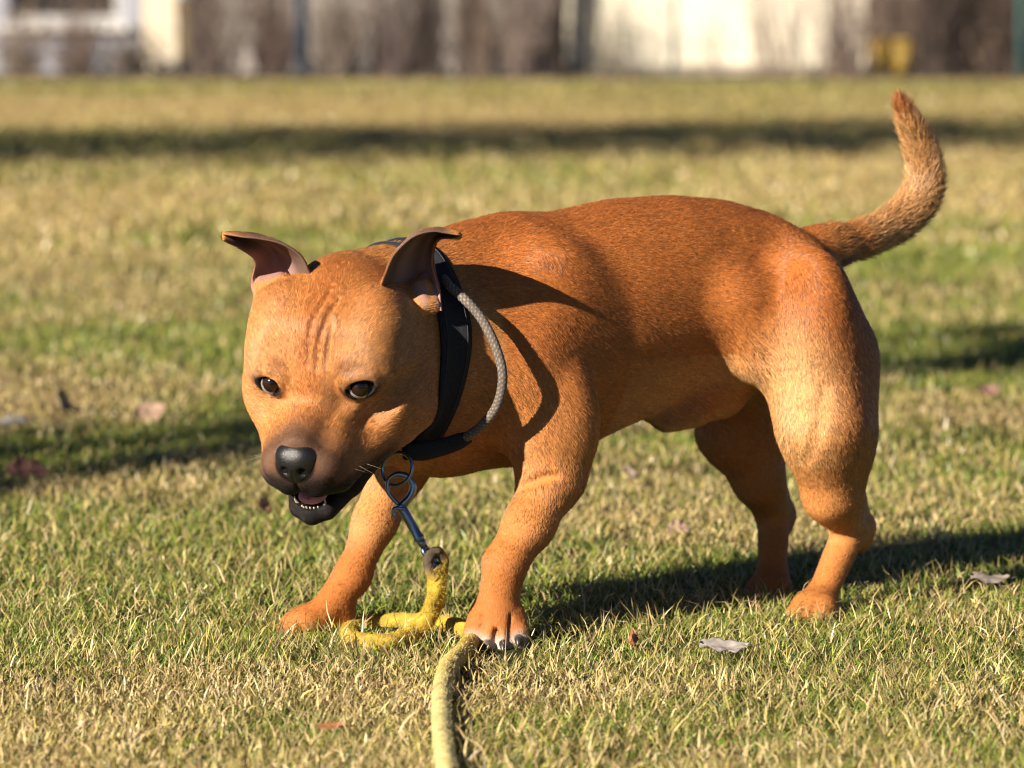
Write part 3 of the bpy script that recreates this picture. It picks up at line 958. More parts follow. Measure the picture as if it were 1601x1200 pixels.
def cloth_mat(name, c1, c2, scale=500, rough=.85, bump=.5):
    m, nt, b = nmat(name)
    tc = N(nt, 'ShaderNodeTexCoord'); no = N(nt, 'ShaderNodeTexNoise'); no.inputs['Scale'].default_value = scale; no.inputs['Detail'].default_value = 4
    rp = ramp(nt, [(.3, c1), (.7, c2)])
    nt.links.new(tc.outputs['Object'], no.inputs['Vector']); nt.links.new(no.outputs['Fac'], rp.inputs[0]); nt.links.new(rp.outputs[0], b.inputs['Base Color'])
    bp = N(nt, 'ShaderNodeBump'); bp.inputs['Strength'].default_value = bump; bp.inputs['Distance'].default_value = .0008
    nt.links.new(no.outputs['Fac'], bp.inputs['Height']); nt.links.new(bp.outputs[0], b.inputs['Normal'])
    b.inputs['Roughness'].default_value = rough
    b.inputs['Specular IOR Level'].default_value = .25
    return m

def fld_at(x):
    i = np.clip(np.searchsorted(XS, x[..., 0]), 0, len(XS) - 1); j = np.clip(np.searchsorted(YS, x[..., 1]), 0, len(YS) - 1); k = np.clip(np.searchsorted(ZS, x[..., 2]), 0, len(ZS) - 1)
    return FLD[i, j, k]

t_, s_, b_ = P(618, 385, 4.00), P(706, 545, 3.93), P(668, 695, 3.95)
CN = unit(np.cross(t_ - s_, b_ - s_)); CN = CN * np.sign(CN @ BF)
CC = np.array([-.098, 4.01, .292]); CC = CC - CN * ((CC - s_) @ CN)
cu = unit(BU - CN * (BU @ CN)); cl = np.cross(cu, CN); cl = cl * np.sign(cl @ BL)
na = 120; th = np.arange(na) / na * 2 * np.pi
rows = []
for w_ in np.linspace(-.0165, .0165, 7):
    rr = np.zeros(na)
    for q in range(na):
        d_ = cl * math.cos(th[q]) + cu * math.sin(th[q])
        ts = np.arange(.03, .112, .0006)
        f = fld_at(CC + CN * w_ + d_ * ts[:, None])
        inside = np.where(f < 0)[0]
        rr[q] = ts[inside[-1]] if len(inside) else .09
    ker = np.hanning(15); ker /= ker.sum()
    rp_ = np.convolve(np.concatenate([rr[-7:], rr, rr[:7]]), ker, 'valid')
    rows.append(np.maximum(rp_, rr - .002))
rows = np.array(rows)
d_all = cl[None] * np.cos(th)[:, None] + cu[None] * np.sin(th)[:, None]
ws = np.linspace(-.0165, .0165, 7)
wob = .0012 * np.sin(th * 3 + 1) + .0008 * np.sin(th * 7)
def ring_surf(off):
    return np.concatenate([CC + CN * w_ + d_all * (rows[k] + off + wob + .0012 * math.sin(k * 1.6))[:, None] for k, w_ in enumerate(ws)])
Vin, Vout = ring_surf(.0012), ring_surf(.0040)
V = np.concatenate([Vin, Vout]); m_ = len(Vin)
i = np.arange(6)[:, None] * na; j = np.arange(na)[None]; j2 = (j + 1) % na
q = np.stack([i + j, i + j2, i + na + j2, i + na + j], -1).reshape(-1, 4)
jj = np.arange(na); jk = (jj + 1) % na
F = np.concatenate([q + m_, q[:, ::-1], np.stack([jj, jk, jk + m_, jj + m_], 1), np.stack([6 * na + jj + m_, 6 * na + jk + m_, 6 * na + jk, 6 * na + jj], 1)])
col_root = empty('collar', tuple(CC))
tag(col_root, 'black fabric collar with loose braided grey-brown cord loop, worn by the dog', 'dog collar')
blackcloth = cloth_mat('black_webbing', (.010, .011, .014), (.026, .027, .032), 700)
o = mesh_obj('band', V, F, blackcloth); attach(o, col_root)
# stitched seam lines along the band
sm = []
for k_ in (1, 5):
    pts = CC + CN * ws[k_] + d_all * (rows[k_] + .0042 + wob + .0012 * math.sin(k_ * 1.6))[:, None]
    V, F, F3 = tube(np.concatenate([pts, pts[:1]]), .0005, 6, caps=False); sm.append((V, F, F3))
V, F, F3 = merge(sm)
attach(mesh_obj('stitching', V, F, cloth_mat('thread', (.03, .03, .035), (.06, .06, .07)), F3=F3), col_root)

def skin(px, py, off=.0, dflt=3.93):
    h = hit(px, py)
    d = h[1] if h is not None and h[1] < 4.2 else dflt
    return P(px, py, d - off)
# braided cord standing off the neck
cpts = [skin(690, 430, -.006), skin(703, 447, .008), skin(727, 468, .020), skin(753, 498, .026), skin(775, 542, .032), skin(786, 588, .034), skin(777, 634, .032), skin(752, 666, .028), skin(728, 684, .022)]
V, F, F3, h, s = braid(cpts, .0046, seg=20, amp=.10, pitch=.012, strands=5)
cc_ = np.where((h > .35)[:, None], np.array([.27, .22, .17]), np.array([.10, .082, .068])) * (.85 + .3 * vnoise(V * 900, 3))[:, None]
m, nt, b = nmat('braided_cord'); at = N(nt, 'ShaderNodeAttribute', attribute_name='col'); nt.links.new(at.outputs['Color'], b.inputs['Base Color']); b.inputs['Roughness'].default_value = .8
attach(mesh_obj('cord_loop', V, F, m, F3=F3, attrs={'col': ('FLOAT_COLOR', cc_)}), col_root)
# lower end of the cord, flattened and coloured black for the head's shadow
e0 = cpts[-1]
spts = spline([e0 + [.004, 0, .001], P(700, 696, e0[1] - .004), P(664, 704, e0[1] - .012), P(632, 706, e0[1] - .018)], 20)
V, F, F3 = tube(spts, np.interp(np.linspace(0, 1, 20), [0, .15, .7, 1], [.0058, .0080, .0098, .0080]), 16)
cen = np.concatenate([np.repeat(spts, 16, 0), spts[:1], spts[-1:]])
V = cen + (V - cen) * np.array([1, .45, 1])
attach(mesh_obj('shaded_cord', V, F, blackcloth, F3=F3), col_root)
CD = spts[-1][1]                                   # depth of the ring
m, nt, b = nmat('sky_tinted_metal')
b.inputs['Base Color'].default_value = (.22, .28, .40, 1); b.inputs['Metallic'].default_value = 1; b.inputs['Roughness'].default_value = .24  # blue tint puts the sky's reflection into the base colour
no = N(nt, 'ShaderNodeTexNoise'); no.inputs['Scale'].default_value = 400
mr = N(nt, 'ShaderNodeMapRange'); mr.inputs['To Min'].default_value = .16; mr.inputs['To Max'].default_value = .42
nt.links.new(no.outputs['Fac'], mr.inputs['Value']); nt.links.new(mr.outputs[0], b.inputs['Roughness'])
metal = m
def torus_pts(c, r, ax1, ax2, n=48, a0=0, a1=2 * np.pi):
    a = np.linspace(a0, a1, n)
    return c + r * (np.cos(a)[:, None] * ax1 + np.sin(a)[:, None] * ax2)
rc = P(621, 733, CD - .002)
V, F, F3 = tube(torus_pts(rc, .0160, unit([.92, -.38, .1]), unit([.05, .15, 1])), .0019, 12, caps=False)
attach(mesh_obj('ring', V, F, metal, F3=F3), col_root)

# ================================================================== LEASH
leash = empty('leash', tuple(P(690, 1000, 3.93)))
tag(leash, 'yellow braided rope leash with a metal snap hook, trailing from collar over grass', 'dog leash')
D = CD - .004
hookp = spline([P(628, 789, D), P(641, 776, D), P(646, 760, D), (P(638, 746, D)), P(622, 741, D), P(608, 749, D), P(606, 766, D), P(614, 779, D), P(625, 790, D + .001)], 44)
hr = np.interp(np.linspace(0, 1, 44), [0, .15, .45, .6, 1], [.0034, .0038, .0030, .0022, .0021])
parts = [tube(hookp, hr, 12)]
hook = mesh_obj('snap_hook', *merge(parts)[:2], metal, F3=merge(parts)[2]); attach(hook, leash)
ba, bb = P(624, 786, D), P(658, 846, D)
def lathe(a, b, prof, seg=20):
    pts = np.array([a + (b - a) * t for t, _ in prof]); return tube(pts, [r for _, r in prof], seg)
V, F, F3 = lathe(ba, bb, [(0, .0024), (.02, .0040), (.08, .0045), (.5, .0047), (.86, .0046), (.90, .0055), (.93, .0056), (.95, .0044), (1, .0040)])
o = mesh_obj('barrel', V, F, metal, F3=F3); attach(o, leash)
V, F, F3 = tube(spline([P(634, 796, D - .003), P(622, 794, D - .003), P(615, 797, D - .003), P(616, 806, D - .003), P(620, 810, D - .003)], 14), np.linspace(.0024, .0016, 14), 8)
attach(mesh_obj('thumb_lever', V, F, metal, F3=F3), leash)
sa = P(657, 844, D)
sw = [lathe(sa, P(664, 856, D), [(0, .0030), (.2, .0044), (.5, .0040), (1, .0030)], 14)]
for sx in (-1, 1):
    sw.append(tube(spline([P(664, 855, D), P(667 + 5 * sx, 862, D + sx * .004), P(676 + 4 * sx, 876, D + sx * .005), P(682 + 2 * sx, 886, D + sx * .004)], 12), np.linspace(.0026, .0022, 12), 10))
sw.append(tube([P(682, 885, D - .006), P(682, 885, D + .006)], .0021, 10))
V, F, F3 = merge(sw); attach(mesh_obj('swivel', V, F, metal, F3=F3), leash)

def G(px, py, z=0.0):
    """ground point (height z) seen at a pixel"""
    d = (.65 - z) / math.tan(PITCH + math.atan((py - 600) / FPX))
    return P(px, py, d)
gz = .016
rope_pts = [P(681, 884, D - .004), P(683, 902, D - .001), P(683, 925, D - .002), G(677, 950, .035), G(664, 972, .022), G(645, 990, .012), G(612, 1004, .009), G(574, 1005, .008), G(548, 998, .005), G(548, 985, .003), G(582, 974, .003), G(635, 972, .006), G(690, 975, .011), G(728, 984, .012), G(740, 993, .004), G(724, 1020, .009), G(706, 1037, gz), G(697, 1055, gz), G(691, 1085, gz), G(691, 1130, gz), G(695, 1175, gz), G(702, 1225, gz), G(700, 1290, gz), G(660, 1400, gz)]
rope_all = spline(rope_pts, 460)
V, F, F3, h, s = braid(rope_all[::6], np.array([.0082, .0088, .0088, .0085]), seg=20, amp=.075, pitch=.050, strands=4)
V[:, :] += (np.stack([fbm(V * 160, 2, 21 + a) for a in range(3)], 1) - .5) * .0022
wear = fbm(V * 30, 2, 31)
g_ = smooth(.35, .62, s / s.max())[:, None]       # the trailing end is paler and dustier
yc = np.array([.56, .38, .035]) * (1 - g_) + np.array([.78, .66, .27]) * g_
yc = yc * (.68 + .30 * h[:, None] * (1 - .6 * g_)) * (.75 + .5 * wear[:, None])
yc = mixc(yc, np.array([.16, .10, .03]), smooth(.60, .78, fbm(V * 70, 2, 33)) * .6)
yc = mixc(yc, np.array([.13, .09, .03]), (1 - smooth(.0, .018, s)) * .8)
m, nt, b = nmat('rope'); at = N(nt, 'ShaderNodeAttribute', attribute_name='col'); nt.links.new(at.outputs['Color'], b.inputs['Base Color']); b.inputs['Roughness'].default_value = .9
no = N(nt, 'ShaderNodeTexNoise'); no.inputs['Scale'].default_value = 700; tc = N(nt, 'ShaderNodeTexCoord'); nt.links.new(tc.outputs['Object'], no.inputs['Vector'])
bp = N(nt, 'ShaderNodeBump'); bp.inputs['Strength'].default_value = .8; bp.inputs['Distance'].default_value = .0012; nt.links.new(no.outputs['Fac'], bp.inputs['Height']); nt.links.new(bp.outputs[0], b.inputs['Normal'])
rope_mat = m
rope = mesh_obj('rope', V, F, m, F3=F3, attrs={'col': ('FLOAT_COLOR', yc)}); attach(rope, leash)
# stitched loop of the rope around the swivel
lp = spline([P(683, 905, D - .006), P(672, 892, D - .008), P(670, 874, D - .006), P(680, 862, D - .002), P(692, 872, D + .004), P(692, 892, D + .004), P(685, 908, D + .004)], 60)
V, F, F3, h, s = braid(lp[::3], .0052, seg=14, amp=.10, pitch=.02, strands=3)
V += (np.stack([fbm(V * 200, 2, 41 + a) for a in range(3)], 1) - .5) * .003
lc = mixc(np.tile(np.array([.30, .20, .04]), (len(V), 1)), np.array([.07, .05, .03]), smooth(.40, .6, fbm(V * 90, 2, 45)))
lc = mixc(lc, np.array([.50, .34, .05]), smooth(.5, .0, (V[:, 2] - V[:, 2].min()) / np.ptp(V[:, 2])) )
attach(mesh_obj('rope_loop', V, F, m, F3=F3, attrs={'col': ('FLOAT_COLOR', lc)}), leash)
# fuzz on the rope
nf = 16000
t = rng.random(nf) * (len(rope_all) - 2); ti = t.astype(int); f = (t - ti)[:, None]
cpt = rope_all[ti] * (1 - f) + rope_all[ti + 1] * f; tt = rope_all[ti + 1] - rope_all[ti]; tt /= np.linalg.norm(tt, axis=1)[:, None]
rd = rng.normal(size=(nf, 3)); rd -= tt * (rd * tt).sum(1)[:, None]; rd /= np.linalg.norm(rd, axis=1)[:, None]
dd = rd * .8 + rng.normal(0, .6, (nf, 3)); dd /= np.linalg.norm(dd, axis=1)[:, None]
r0 = cpt + rd * .0082
ln = (.0012 + .0022 * rng.random(nf))[:, None]
pts = np.stack([r0, r0 + dd * ln * .5, r0 + dd * ln + rng.normal(0, .0004, (nf, 3))], 1)
cv = bpy.data.hair_curves.new('fuzz'); cv.add_curves([3] * nf)
cv.attributes['position'].data.foreach_set('vector', pts.astype(np.float32).ravel())
ra = cv.attributes.get('radius') or cv.attributes.new('radius', 'FLOAT', 'POINT')
ra.data.foreach_set('value', np.tile(np.array([.00013, .00011, .00005], np.float32), nf))
gg = smooth(.35, .62, t / len(rope_all))[:, None]
fc = (np.array([.60, .42, .05]) * (1 - gg) + np.array([.66, .55, .25]) * gg) * (.7 + .5 * rng.random((nf, 1)))
ca = cv.attributes.new('col', 'FLOAT_COLOR', 'CURVE'); ca.data.foreach_set('color', np.concatenate([fc, np.ones((nf, 1))], 1).astype(np.float32).ravel())
m2, nt, b = nmat('rope_fuzz'); at = N(nt, 'ShaderNodeAttribute', attribute_name='col'); nt.links.new(at.outputs['Color'], b.inputs['Base Color']); b.inputs['Roughness'].default_value = .9
cv.materials.append(m2)
o = bpy.data.objects.new('fuzz', cv); C.collection.objects.link(o); o.parent = rope
# ================================================================== LAWN
def patch_green(x, y):
    """0 = dry straw, 1 = green: natural drift plus greener patches, some painting soft shade in as green"""
    p = np.stack([x, y], -1)
    s1 = fbm(np.stack([x * 2.6, y * 1.5], -1), 3, 51); s2 = fbm(p * 9, 2, 52); s3 = fbm(np.stack([x * .5, y * .35], -1) + 9, 3, 53)
    g = .78 + (s1 - .5) * 2.0 + (s2 - .5) * .6 + (s3 - .5) * 1.3
    for (px, py, wx, wy, a) in ((150, 700, .42, .20, .45), (-20, 730, .25, .16, .3), (560, 1085, .45, .10, -.35), (430, 1120, .25, .08, -.4), (250, 570, .35, .45, .5), (1480, 545, .50, .40, .75), (1500, 380, 1.2, .9, .5), (250, 400, .9, .8, .45),
                                (1340, 900, .5, .15, .35), (980, 900, .22, .15, .5), (500, 560, .2, .3, .1), (100, 1120, .30, .06, .5), (1000, 1150, .3, .05, .2), (1500, 650, .4, .2, -.3), (1400, 720, .5, .2, -.2), (200, 620, .4, .18, -.4)):
        c = G(px, py)
        g = g + a * np.exp(-((x - c[0]) / wx) ** 2 - ((y - c[1]) / wy) ** 2)
    far = smooth(8, 13, y)
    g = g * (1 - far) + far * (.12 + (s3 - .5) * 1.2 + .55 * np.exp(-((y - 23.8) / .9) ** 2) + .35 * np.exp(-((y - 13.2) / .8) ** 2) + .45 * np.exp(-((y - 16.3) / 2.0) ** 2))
    return np.clip(g, 0, 1)

# the ground sheet under the blades
gx = np.concatenate([np.linspace(-80, -6, 16)[:-1], np.linspace(-6, 6, 220), np.linspace(6, 80, 16)[1:]])
gy = np.concatenate([np.linspace(-30, 2.6, 12)[:-1], np.linspace(2.6, 9, 260), np.geomspace(9, 30, 140)[1:], np.linspace(30, 140, 12)[1:]])
X, Y = np.meshgrid(gx, gy, indexing='ij')
xf, yf = X.ravel(), Y.ravel()
gg = patch_green(xf, yf)
soil = np.array([.040, .032, .018]); sgr = np.array([.026, .036, .011]); dry = np.array([.180, .130, .062])
nz = fbm(np.stack([xf, yf], -1) * 40, 2, 61)
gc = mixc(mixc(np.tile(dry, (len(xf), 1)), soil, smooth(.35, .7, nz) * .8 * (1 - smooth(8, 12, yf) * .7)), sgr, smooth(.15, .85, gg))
edge = smooth(.5, 1.1, np.abs(xf) - .1255 * yf) + (yf < 3.0)
gc = mixc(gc, mixc(np.tile(np.array([.26, .20, .09]), (len(xf), 1)), np.array([.13, .15, .035]), gg), np.clip(edge, 0, 1))
gc = mixc(gc, mixc(np.tile(np.array([.36, .265, .115]), (len(xf), 1)), np.array([.11, .115, .036]), gg), smooth(8, 11, yf))
gv = np.stack([xf, yf, (fbm(np.stack([xf, yf], -1) * 6, 2, 62) - .5) * .006], -1)
i = np.arange(len(gx) - 1)[:, None] * len(gy); j = np.arange(len(gy) - 1)[None]
GF = np.stack([i + j, i + len(gy) + j, i + len(gy) + j + 1, i + j + 1], -1).reshape(-1, 4)
m, nt, b = nmat('ground'); at = N(nt, 'ShaderNodeAttribute', attribute_name='col')
tc = N(nt, 'ShaderNodeTexCoord'); no = N(nt, 'ShaderNodeTexNoise'); no.inputs['Scale'].default_value = 55; no.inputs['Detail'].default_value = 8
nt.links.new(tc.outputs['Object'], no.inputs['Vector'])
mx = N(nt, 'ShaderNodeMix', data_type='RGBA', blend_type='MULTIPLY'); mx.inputs[0].default_value = 1
rp = ramp(nt, [(.3, (.55, .55, .55)), (.7, (1.25, 1.2, 1.1))]); nt.links.new(no.outputs['Fac'], rp.inputs[0])
nt.links.new(at.outputs['Color'], mx.inputs[6]); nt.links.new(rp.outputs[0], mx.inputs[7]); nt.links.new(mx.outputs[2], b.inputs['Base Color'])
bp = N(nt, 'ShaderNodeBump'); bp.inputs['Distance'].default_value = .02; bp.inputs['Strength'].default_value = .8; nt.links.new(no.outputs['Fac'], bp.inputs['Height']); nt.links.new(bp.outputs[0], b.inputs['Normal'])
b.inputs['Roughness'].default_value = .95; b.inputs['Specular IOR Level'].default_value = .1
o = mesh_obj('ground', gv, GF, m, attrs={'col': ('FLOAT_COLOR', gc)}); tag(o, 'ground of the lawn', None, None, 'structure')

m, nt, b = nmat('grass_blade'); at = N(nt, 'ShaderNodeAttribute', attribute_name='col')
nt.links.new(at.outputs['Color'], b.inputs['Base Color']); b.inputs['Roughness'].default_value = .40; b.inputs['Specular IOR Level'].default_value = .5
tr = N(nt, 'ShaderNodeBsdfTranslucent'); nt.links.new(at.outputs['Color'], tr.inputs['Color'])
ms = N(nt, 'ShaderNodeMixShader'); ms.inputs[0].default_value = .13
nt.links.new(b.outputs[0], ms.inputs[1]); nt.links.new(tr.outputs[0], ms.inputs[2]); nt.links.new(ms.outputs[0], nt.nodes['Material Output'].inputs['Surface'])
blade_mat = m
PAWS = [np.array(q[:2]) for q in (P(776, 972, 3.955), P(486, 974, 4.03), P(1274, 951, 4.12), P(1203, 924, 4.27))]
rope_xy = rope_all[80:, :2][::2]

def blades(name, n, y0, y1, h0, h1, w0, w1, dryk=.0, flat=.35, margin=.15, seg=3, label=None, clump=None):
    # sample y with density following the view (constant per picture area would be ~1/y^3; use a blend)
    u = rng.random(n)
    a = -1.0
    y = (y0 ** a + u * (y1 ** a - y0 ** a)) ** (1 / a)
    hw_ = .1255 * y + margin
    x = (rng.random(n) * 2 - 1) * hw_
    # thinner cover out beyond the frame, for a step to either side
    wide = rng.random(n) < .30
    x = np.where(wide, np.sign(x) * (hw_ + np.abs(x) / hw_ * .9), x)
    if clump:
        cn = fbm(np.stack([x, y], -1) * clump, 2, 71)
        k = rng.random(n) < smooth(.22, .55, cn) * .8 + .25
        x, y = x[k], y[k]
    g = patch_green(x, y)
    n = len(x)
    isg = rng.random(n) < np.clip(g * .86 + .10 - dryk, .04, .95)
    keep = np.ones(n, bool)
    for c in PAWS:
        d_ = np.hypot(x - c[0], y - c[1]); keep &= ~((d_ < .034) & (y > c[1] - .022))
    c = PAWS[0]; d_ = np.hypot(x - c[0], (y - c[1] + .06) * .6); keep &= ~((d_ < .042) & (rng.random(n) < .93))
    hx, hy = G(600, 976)[:2]; keep &= ~((((x - hx) / .040) ** 2 + ((y - hy) / .075) ** 2 < 1) & (rng.random(n) < .93))  # blades thinned so bare soil deepens the foreleg's shadow here
    near = (y < 4.2)
    dr = np.full(n, 9.0)
    idx = np.where(near)[0]
    for s0 in range(0, len(idx), 20000):
        ii = idx[s0:s0 + 20000]
        dr[ii] = np.sqrt(((x[ii, None] - rope_xy[None, :, 0]) ** 2 + (y[ii, None] - rope_xy[None, :, 1]) ** 2).min(1))
    keep &= ~((dr < .010) & (rng.random(n) < .9))
    x, y, g, isg = x[keep], y[keep], g[keep], isg[keep]; n = len(x)
    sc = np.clip(y / 5.0, 1, 1.7) if y1 > 6 else 1.0; calm = y1 > 6
    H_ = (h0 + (h1 - h0) * rng.random(n) ** 1.6) * (.62 + .75 * g) * sc
    H_ = np.where(isg, H_, H_ * (.75 + .5 * rng.random(n)))
    W_ = (w0 + (w1 - w0) * rng.random(n)) * sc
    lean = np.where(isg, .30 + 1.1 * rng.random(n), np.where(rng.random(n) < flat, 1.35 + .25 * rng.random(n), .6 + .7 * rng.random(n)))
    az = rng.random(n) * 2 * np.pi + .0
    curl = np.where(isg, .35 + .7 * rng.random(n), rng.normal(.2, .6, n))
    dx, dy = np.cos(az), np.sin(az)
    tw = rng.normal(0, .7, n)
    sx, sy = -np.sin(az + tw), np.cos(az + tw)
    pts = np.zeros((n, seg + 1, 3)); pts[:, 0, 0] = x; pts[:, 0, 1] = y
    pts[:, 0, 2] = np.where(isg, -.002, .001 + .012 * rng.random(n) * (~isg))
    ang = lean * .45
    for k in range(1, seg + 1):
        st = H_ / seg
        pts[:, k] = pts[:, k - 1] + np.stack([dx * np.sin(ang) * st, dy * np.sin(ang) * st, np.cos(ang) * st], -1)
        ang = ang + (lean * .45 + curl) / seg * 1.2
        ang = np.clip(ang, -.5, 1.9)
    pts[:, :, 2] = np.maximum(pts[:, :, 2], np.array([0] + [.002] * seg)[None] + (.004 * rng.random(n))[:, None] - .002)
    prof = np.array([.75, 1.0, .72, 0.0]) if seg == 3 else np.array([1.0, .8, 0.0])
    sv = np.stack([sx, sy, .3 * rng.normal(size=n)], -1)
    sv /= np.linalg.norm(sv, axis=1)[:, None]
    Vl = pts[:, :seg] - sv[:, None] * (W_[:, None] * prof[None, :seg] * .5)[..., None]
    Vr = pts[:, :seg] + sv[:, None] * (W_[:, None] * prof[None, :seg] * .5)[..., None]
    nvb = 2 * seg + 1
    V = np.zeros((n, nvb, 3)); V[:, 0:2 * seg:2] = Vl; V[:, 1:2 * seg:2] = Vr; V[:, 2 * seg] = pts[:, seg]
    base = np.arange(n)[:, None] * nvb
    Q = np.concatenate([base + np.array([[2 * k, 2 * k + 1, 2 * k + 3, 2 * k + 2]]) for k in range(seg - 1)])
    T = base + np.array([[2 * seg - 2, 2 * seg - 1, 2 * seg]])
    r1, r2 = rng.random(n), rng.random(n)
    gA, gB, gC = np.array([.115, .220, .022]), np.array([.300, .370, .045]), np.array([.035, .115, .028])
    dA, dB, dC = np.array([.60, .47, .24]), np.array([.27, .165, .07]), np.array([.44, .36, .11])
    cg = mixc(mixc(np.tile(gA, (n, 1)), gB, r1), gC, smooth(.6, 1, r2) * .9)
    cd = mixc(mixc(np.tile(dA, (n, 1)), dB, smooth(.45, 1, r1)), dC, smooth(.5, .8, r2))
    cb = np.where(isg[:, None], cg, cd) * ((.72 + .42 * rng.random(n)) if calm else (.55 + .95 * rng.random(n) ** 1.3))[:, None]
    if calm: cb = cb * .86 + np.array([.30, .235, .085]) * .10
    # dry tips on some green blades
    tipc = mixc(cb, dC, (isg * (rng.random(n) < .35)) * .8)
    bc_ = mixc(cb, np.array([.20, .18, .06]), isg * .35)
    Ccol = np.zeros((n, nvb, 3)); 
    for k in range(nvb):
        f = (k // 2) / seg
        Ccol[:, k] = bc_ * (1 - f) + tipc * f if f < .99 else tipc
    o = mesh_obj(name, V.reshape(-1, 3), Q, blade_mat, smooth=True, F3=T, attrs={'col': ('FLOAT_COLOR', np.clip(Ccol.reshape(-1, 3), 0, .9))})
    tag(o, label, None, None, 'stuff')
    return o
qf = 1.0 if FINE else .4
blades('lawn_grass', int(270000 * qf), 3.05, 5.2, .006, .021, .0008, .0018, flat=.6, label='short mixed green and straw coloured grass under and in front of the dog', clump=16)
blades('thatch', int(80000 * qf), 3.05, 5.2, .007, .022, .0006, .0014, dryk=.60, flat=.85, seg=2, label='dry straw litter lying between the grass blades near the dog')
blades('mid_grass', int(230000 * qf), 5.1, 9.5, .007, .018, .0012, .0024, flat=.4, margin=.3, seg=2, label='short grass of the lawn a few steps behind the dog', clump=9)
blades('far_grass', int(230000 * qf), 9.3, 25.7, .010, .022, .003, .0055, flat=.4, margin=1.2, seg=2, label='sunlit blurred grass of the far lawn', clump=3)
# ================================================================== DRY LEAVES ON THE LAWN
leaf_m, nt, b = nmat('dry_leaf'); at = N(nt, 'ShaderNodeAttribute', attribute_name='col')
nt.links.new(at.outputs['Color'], b.inputs['Base Color']); b.inputs['Roughness'].default_value = .6
tr = N(nt, 'ShaderNodeBsdfTranslucent'); nt.links.new(at.outputs['Color'], tr.inputs['Color'])
ms = N(nt, 'ShaderNodeMixShader'); ms.inputs[0].default_value = .25
nt.links.new(b.outputs[0], ms.inputs[1]); nt.links.new(tr.outputs[0], ms.inputs[2]); nt.links.new(ms.outputs[0], nt.nodes['Material Output'].inputs['Surface'])
def leaf(px, py, L, W, yaw, tilt, colr, label, curl=1.0, lobes=3, z=.018, seed=0):
    z -= .005
    nu, nv = 9, 25
    rg = np.random.default_rng(900 + seed)
    t = np.linspace(0, 1, nv); u = np.linspace(-1, 1, nu)
    wv = np.sin(np.pi * t ** .85) ** .75 * (1 + .22 * np.sin(t * np.pi * 2 * lobes + 1)) + .03
    U, T = np.meshgrid(u, t)
    x = (T - .5) * L; y = U * wv[:, None] * W / 2
    zz = curl * (.22 * W * (U ** 2) * (.6 + .6 * np.sin(T * 5 + seed)) + .12 * L * (T - .5) ** 2) + (fbm(np.stack([x.ravel() * 140, y.ravel() * 140], -1), 2, seed).reshape(nv, nu) - .5) * W * .22
    V = np.stack([x, y, zz], -1).reshape(-1, 3)
    V = np.concatenate([V, V + [0, 0, .0006]]); m_ = nu * nv
    i = np.arange(nv - 1)[:, None] * nu; j = np.arange(nu - 1)[None]
    q = np.stack([i + j, i + j + 1, i + nu + j + 1, i + nu + j], -1).reshape(-1, 4)
    ring = np.array([k for k in range(nu)] + [k * nu + nu - 1 for k in range(1, nv)] + [(nv - 1) * nu + k for k in range(nu - 2, -1, -1)] + [k * nu for k in range(nv - 2, 0, -1)])
    r2 = np.roll(ring, -1)
    F = np.concatenate([q[:, ::-1], q + m_, np.stack([ring, r2, r2 + m_, ring + m_], 1)])
    vein = np.abs(np.tile(U.ravel(), 2)); c = np.tile(np.array(colr), (len(V), 1)) * (.75 + .5 * fbm(V * 120, 2, seed + 5))[:, None]
    c = mixc(c, np.array(colr) * .5, (1 - smooth(.03, .14, vein)) * .7)
    cy, sy = math.cos(yaw), math.sin(yaw); ct, st = math.cos(tilt), math.sin(tilt)
    Rx = np.array([[1, 0, 0], [0, ct, -st], [0, st, ct]]); Rz = np.array([[cy, -sy, 0], [sy, cy, 0], [0, 0, 1]])
    V = V @ Rx.T @ Rz.T
    p = G(px, py, z)
    o = mesh_obj('dry_leaf', V, F, leaf_m, attrs={'col': ('FLOAT_COLOR', c)})
    o.location = tuple(p)
    tag(o, label, 'leaf')
    # leaf stalk
    V, F, F3 = tube(spline([[L * .48, 0, 0], [L * .6, .001, .001], [L * .72, .004, .0]], 6) @ Rx.T @ Rz.T, .0007, 5)
    mesh_obj('stalk', V, F, leaf_m, parent=o, F3=F3, attrs={'col': ('FLOAT_COLOR', np.tile(np.array(colr) * .5, (len(V), 1)))})
GREYP = (.42, .37, .34); BRN = (.26, .15, .09); PINKB = (.46, .31, .22); RUST = (.34, .13, .05)
leaf(1132, 1012, .048, .022, R(8), R(24), GREYP, 'pale grey curled dry leaf lying in the grass below the near hind paw', seed=1, z=.024)
leaf(985, 742, .030, .024, R(100), R(60), (.30, .22, .18), 'grey-brown curled leaf standing in the grass under the dog\'s belly', seed=2, z=.026)
leaf(235, 645, .046, .034, R(10), R(50), PINKB, 'large pale pinkish blurred leaf in the grass to the left of the dog\'s cheek', seed=3, z=.026)
leaf(95, 628, .034, .040, R(80), R(65), (.48, .37, .22), 'upright beige leaf in the grass, far left of the dog', seed=4, z=.030)
leaf(20, 660, .050, .020, R(0), R(30), (.40, .36, .32), 'greyish flat leaf at the left edge of the lawn', seed=5, z=.022)
leaf(45, 738, .060, .034, R(20), R(35), (.30, .14, .10), 'dark reddish-brown crumpled leaf in the green patch on the left', seed=6, z=.022)
leaf(988, 1000, .032, .020, R(75), R(70), RUST, 'brown upright leaf in the dog\'s shadow between the forepaw and the hind paw', seed=7, z=.024)
leaf(1548, 905, .042, .018, R(5), R(25), (.28, .23, .20), 'greyish-brown leaf lying in the dog\'s shadow near the right edge', seed=8, z=.026)
leaf(1545, 612, .036, .026, R(30), R(40), (.34, .20, .15), 'blurred brown leaf on the lawn at the right, behind the dog\'s shadow', seed=9, z=.024)
